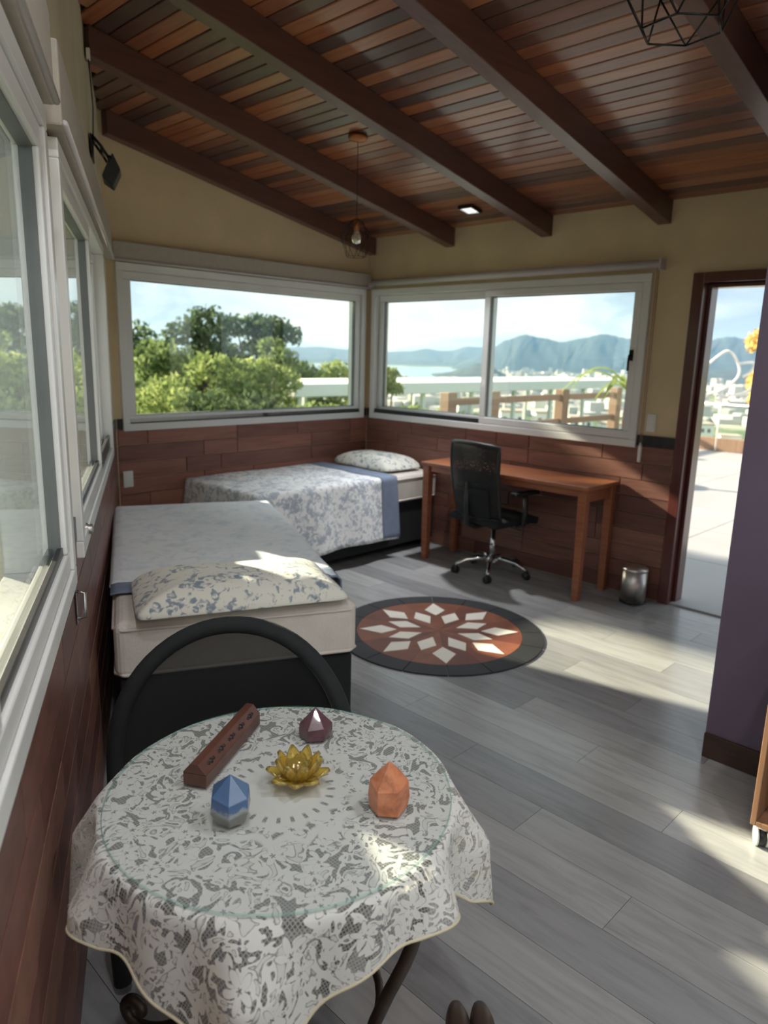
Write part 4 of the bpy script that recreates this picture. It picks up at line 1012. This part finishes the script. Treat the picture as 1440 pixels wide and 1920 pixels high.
put_tree(58.2, 22, -.2, 2.2, 'lime', 3000, 'lime green tree in the middle of the window view', 6, .12, 10)
put_tree(55.6, 22, -.6, 2.2, 'mid', 3000, 'mid green tree right of the lime one', 7, .12, 10)
put_tree(54.2, 24, -.5, 2.2, 'lime', 3000, 'yellow-green tree just left of the white canopy end', 8, .12, 10)
put_tree(50.6, 36, -.75, 2.4, 'mid', 2600, 'green tree rising behind the white canopy', 9, .15, 9)
put_tree(48.3, 36, -.55, 2.3, 'lime', 2600, 'light green tree behind the canopy by the window edge', 10, .15, 9)
put_tree(64.5, 15, -1.6, 1.7, 'mid', 3200, 'leafy shrub low at the left edge of the wide window', 11, .09, 10, lowz=.2)
put_tree(61.0, 13, -2.6, 1.5, 'lime', 3200, 'bright leafy shrub below the bushy tree', 12, .08, 10, lowz=.2)
put_tree(57.6, 13, -3.0, 1.5, 'dark', 3200, 'dark leafy shrub low in the middle of the wide window', 13, .08, 10, lowz=.2)
put_tree(54.2, 13.5, -3.3, 1.5, 'dark', 3200, 'dark shrub in front of the canopy end', 14, .08, 10, lowz=.2)
put_tree(50.6, 14, -3.9, 1.4, 'mid', 3000, 'low green shrub under the white canopy', 15, .08, 10, lowz=.2)
put_tree(47.6, 15, -4.0, 1.3, 'lime', 2600, 'low yellow-green shrub near the window corner', 16, .08, 9, lowz=.2)
put_tree(44.3, 20, -.95, .8, 'lime', 1500, 'slim green tree at the left edge of the sliding window', 17, .09, 7, lowz=.4)
put_tree(42.2, 15, -3.9, 1.1, 'mid', 2200, 'green shrub low in the left sliding pane', 18, .08, 9, lowz=.2)
put_tree(39.6, 17, -4.0, 1.0, 'lime', 2000, 'pale shrub beside the railing in the left pane', 19, .08, 9, lowz=.2)
put_tree(15.9, 17, 3.6, 1.0, 'yellow', 4200, 'tree with golden yellow leaves beyond the doorway', 20, .07, 7, lowz=.55)
# tree added out of view to filter the sun; bushes by left wall
rq = random.Random(77)
tree((-1.9,6.2,-1.6), 6.6, [(rq.uniform(-1.0,1.1), rq.uniform(-.4,.4), rq.uniform(5.0,6.2), .42, .40) for _ in range(22)], .10, 5200, 'mid', 'unseen leafy tree added to dapple sun entering the wide window', seed=31, trunk=.10)
for i, (tt, off, top, kd) in enumerate(((.2,-6.5,4.2,'dark'),(2.2,-4.6,3.3,'mid'),(4.1,-4.2,3.0,'dark'),(5.6,-4.0,3.2,'mid'))):
    b = LP(tt, off, -.9); rn = random.Random(40+i)
    tree(b, top, [(rn.uniform(-.6,.6), rn.uniform(-.6,.6), top*rn.uniform(.25,.9), .8, .65) for _ in range(8)], .11, 3200, kd,
         ['dark garden tree outside the left wall by the corner','green garden bush outside the far left window','dark garden bush outside between the left windows','green garden bush outside the near left window'][i], seed=41+i, group='garden bushes outside the left wall')
tag(MB().add([tuple(LP(-6,-.2,-.9)),tuple(LP(9,-.2,-.9)),tuple(LP(9,-14,-.4)),tuple(LP(-6,-14,-.9))],[(0,1,2,3)]).build('lawn', M['land'], solid=.1), 'garden ground outside the left wall', 'ground', kind='structure')
# palm-like plant by the deck
pm = empty('palm_plant', (4.6,-.25,-.012), 0, 'potted palm with yellow-green fronds outside the sliding window', 'plant')
MB().lathe([(.16,0),(.2,.02),(.25,.36),(.27,.38),(.22,.38),(.2,.34)], 20).build('pot', plain('terracotta', (150,110,90), .8), pm)
MB().tube([(0,0,.3),(.03,.02,.8),(.02,.0,1.2)], [.05,.04,.03], 8).build('stem', M['bark'], pm)
for k in range(11):
    a = 2*math.pi*k/11+.2; le = .75+.2*math.sin(k*2.3); up_ = .55+.25*math.cos(k*1.7)
    def fn(u, v, a=a, le=le, up_=up_):
        w_ = .045*math.sin(math.pi*min(.98, .1+.9*v))**.7; s_ = (u-.5)*2
        r_ = le*v; z_ = 1.18+up_*v*1.6-1.25*v*v*up_-.25*v*v
        x_, y_ = r_*math.cos(a)-s_*w_*math.sin(a), r_*math.sin(a)+s_*w_*math.cos(a); return (x_, y_, z_+.02*abs(s_))
    MB().grid(fn, 2, 10).build('frond', LEAF['lime'], pm)

# ------------------------------------------------------------------ haze over the plain
mt = D.materials.new('haze'); mt.use_nodes = True; t = NT(mt.node_tree)
vs_ = t.n('ShaderNodeVolumeScatter', {'Color': (.26,.56,1.0,1), 'Density': .00012, 'Anisotropy': 0.0})
t.n('ShaderNodeOutputMaterial', {'Volume': vs_.outputs[0]})
hz = MB().prism([tuple(pol(-5,420)[:2]),tuple(pol(-5,9000)[:2]),tuple(pol(35,9000)[:2]),tuple(pol(75,9000)[:2]),tuple(pol(75,420)[:2]),tuple(pol(35,420)[:2])], -90, 150).build('haze', mt)
recalc(hz); tag(hz, 'thin bluish haze over the plain, bay and mountains', 'haze', kind='stuff')

# low padded footstool peeking in at the bottom edge
fs = empty('footstool', (-3.50,-3.99,0), R_(-45), 'low dark brown footstool with two padded rolls beside the table', 'footstool')
M['leather'] = plain('dark_brown_leather', (72, 54, 44), .4, var=.15, scale=20)
for k in (-1, 1): MB().grid(lambda u, v, k=k: (k*.028+.03*math.cos(2*math.pi*u)*sq(math.sin(math.pi*v), .5), (v-.5)*.16, .085+.03*math.sin(2*math.pi*u)*sq(math.sin(math.pi*v), .5)), 18, 14, wrap=True).build('padded_roll', M['leather'], fs)
for x in (-.035, .035):
    for y in (-.05, .05): MB().lathe([(.007,0),(.009,.03),(.007,.07)], 10, Matrix.Translation((x,y,0))).build('leg', M['bronze'], fs)

# metal drain cover set in the deck near the door
dc = empty('drain_cover', (.52,-3.33,-.0115), R_(8), 'small square drain cover in the deck outside the door', 'drain cover')
frame_ring(-.15, .15, -.15, .15, .02, -.004, .0).build('frame', M['steel'], dc).rotation_euler = (R_(-90), 0, 0)
for k in range(7): MB().box((-.13,-.125+k*.04,.0),(.13,-.11+k*.04,.004)).build('bar', M['steel'], dc)
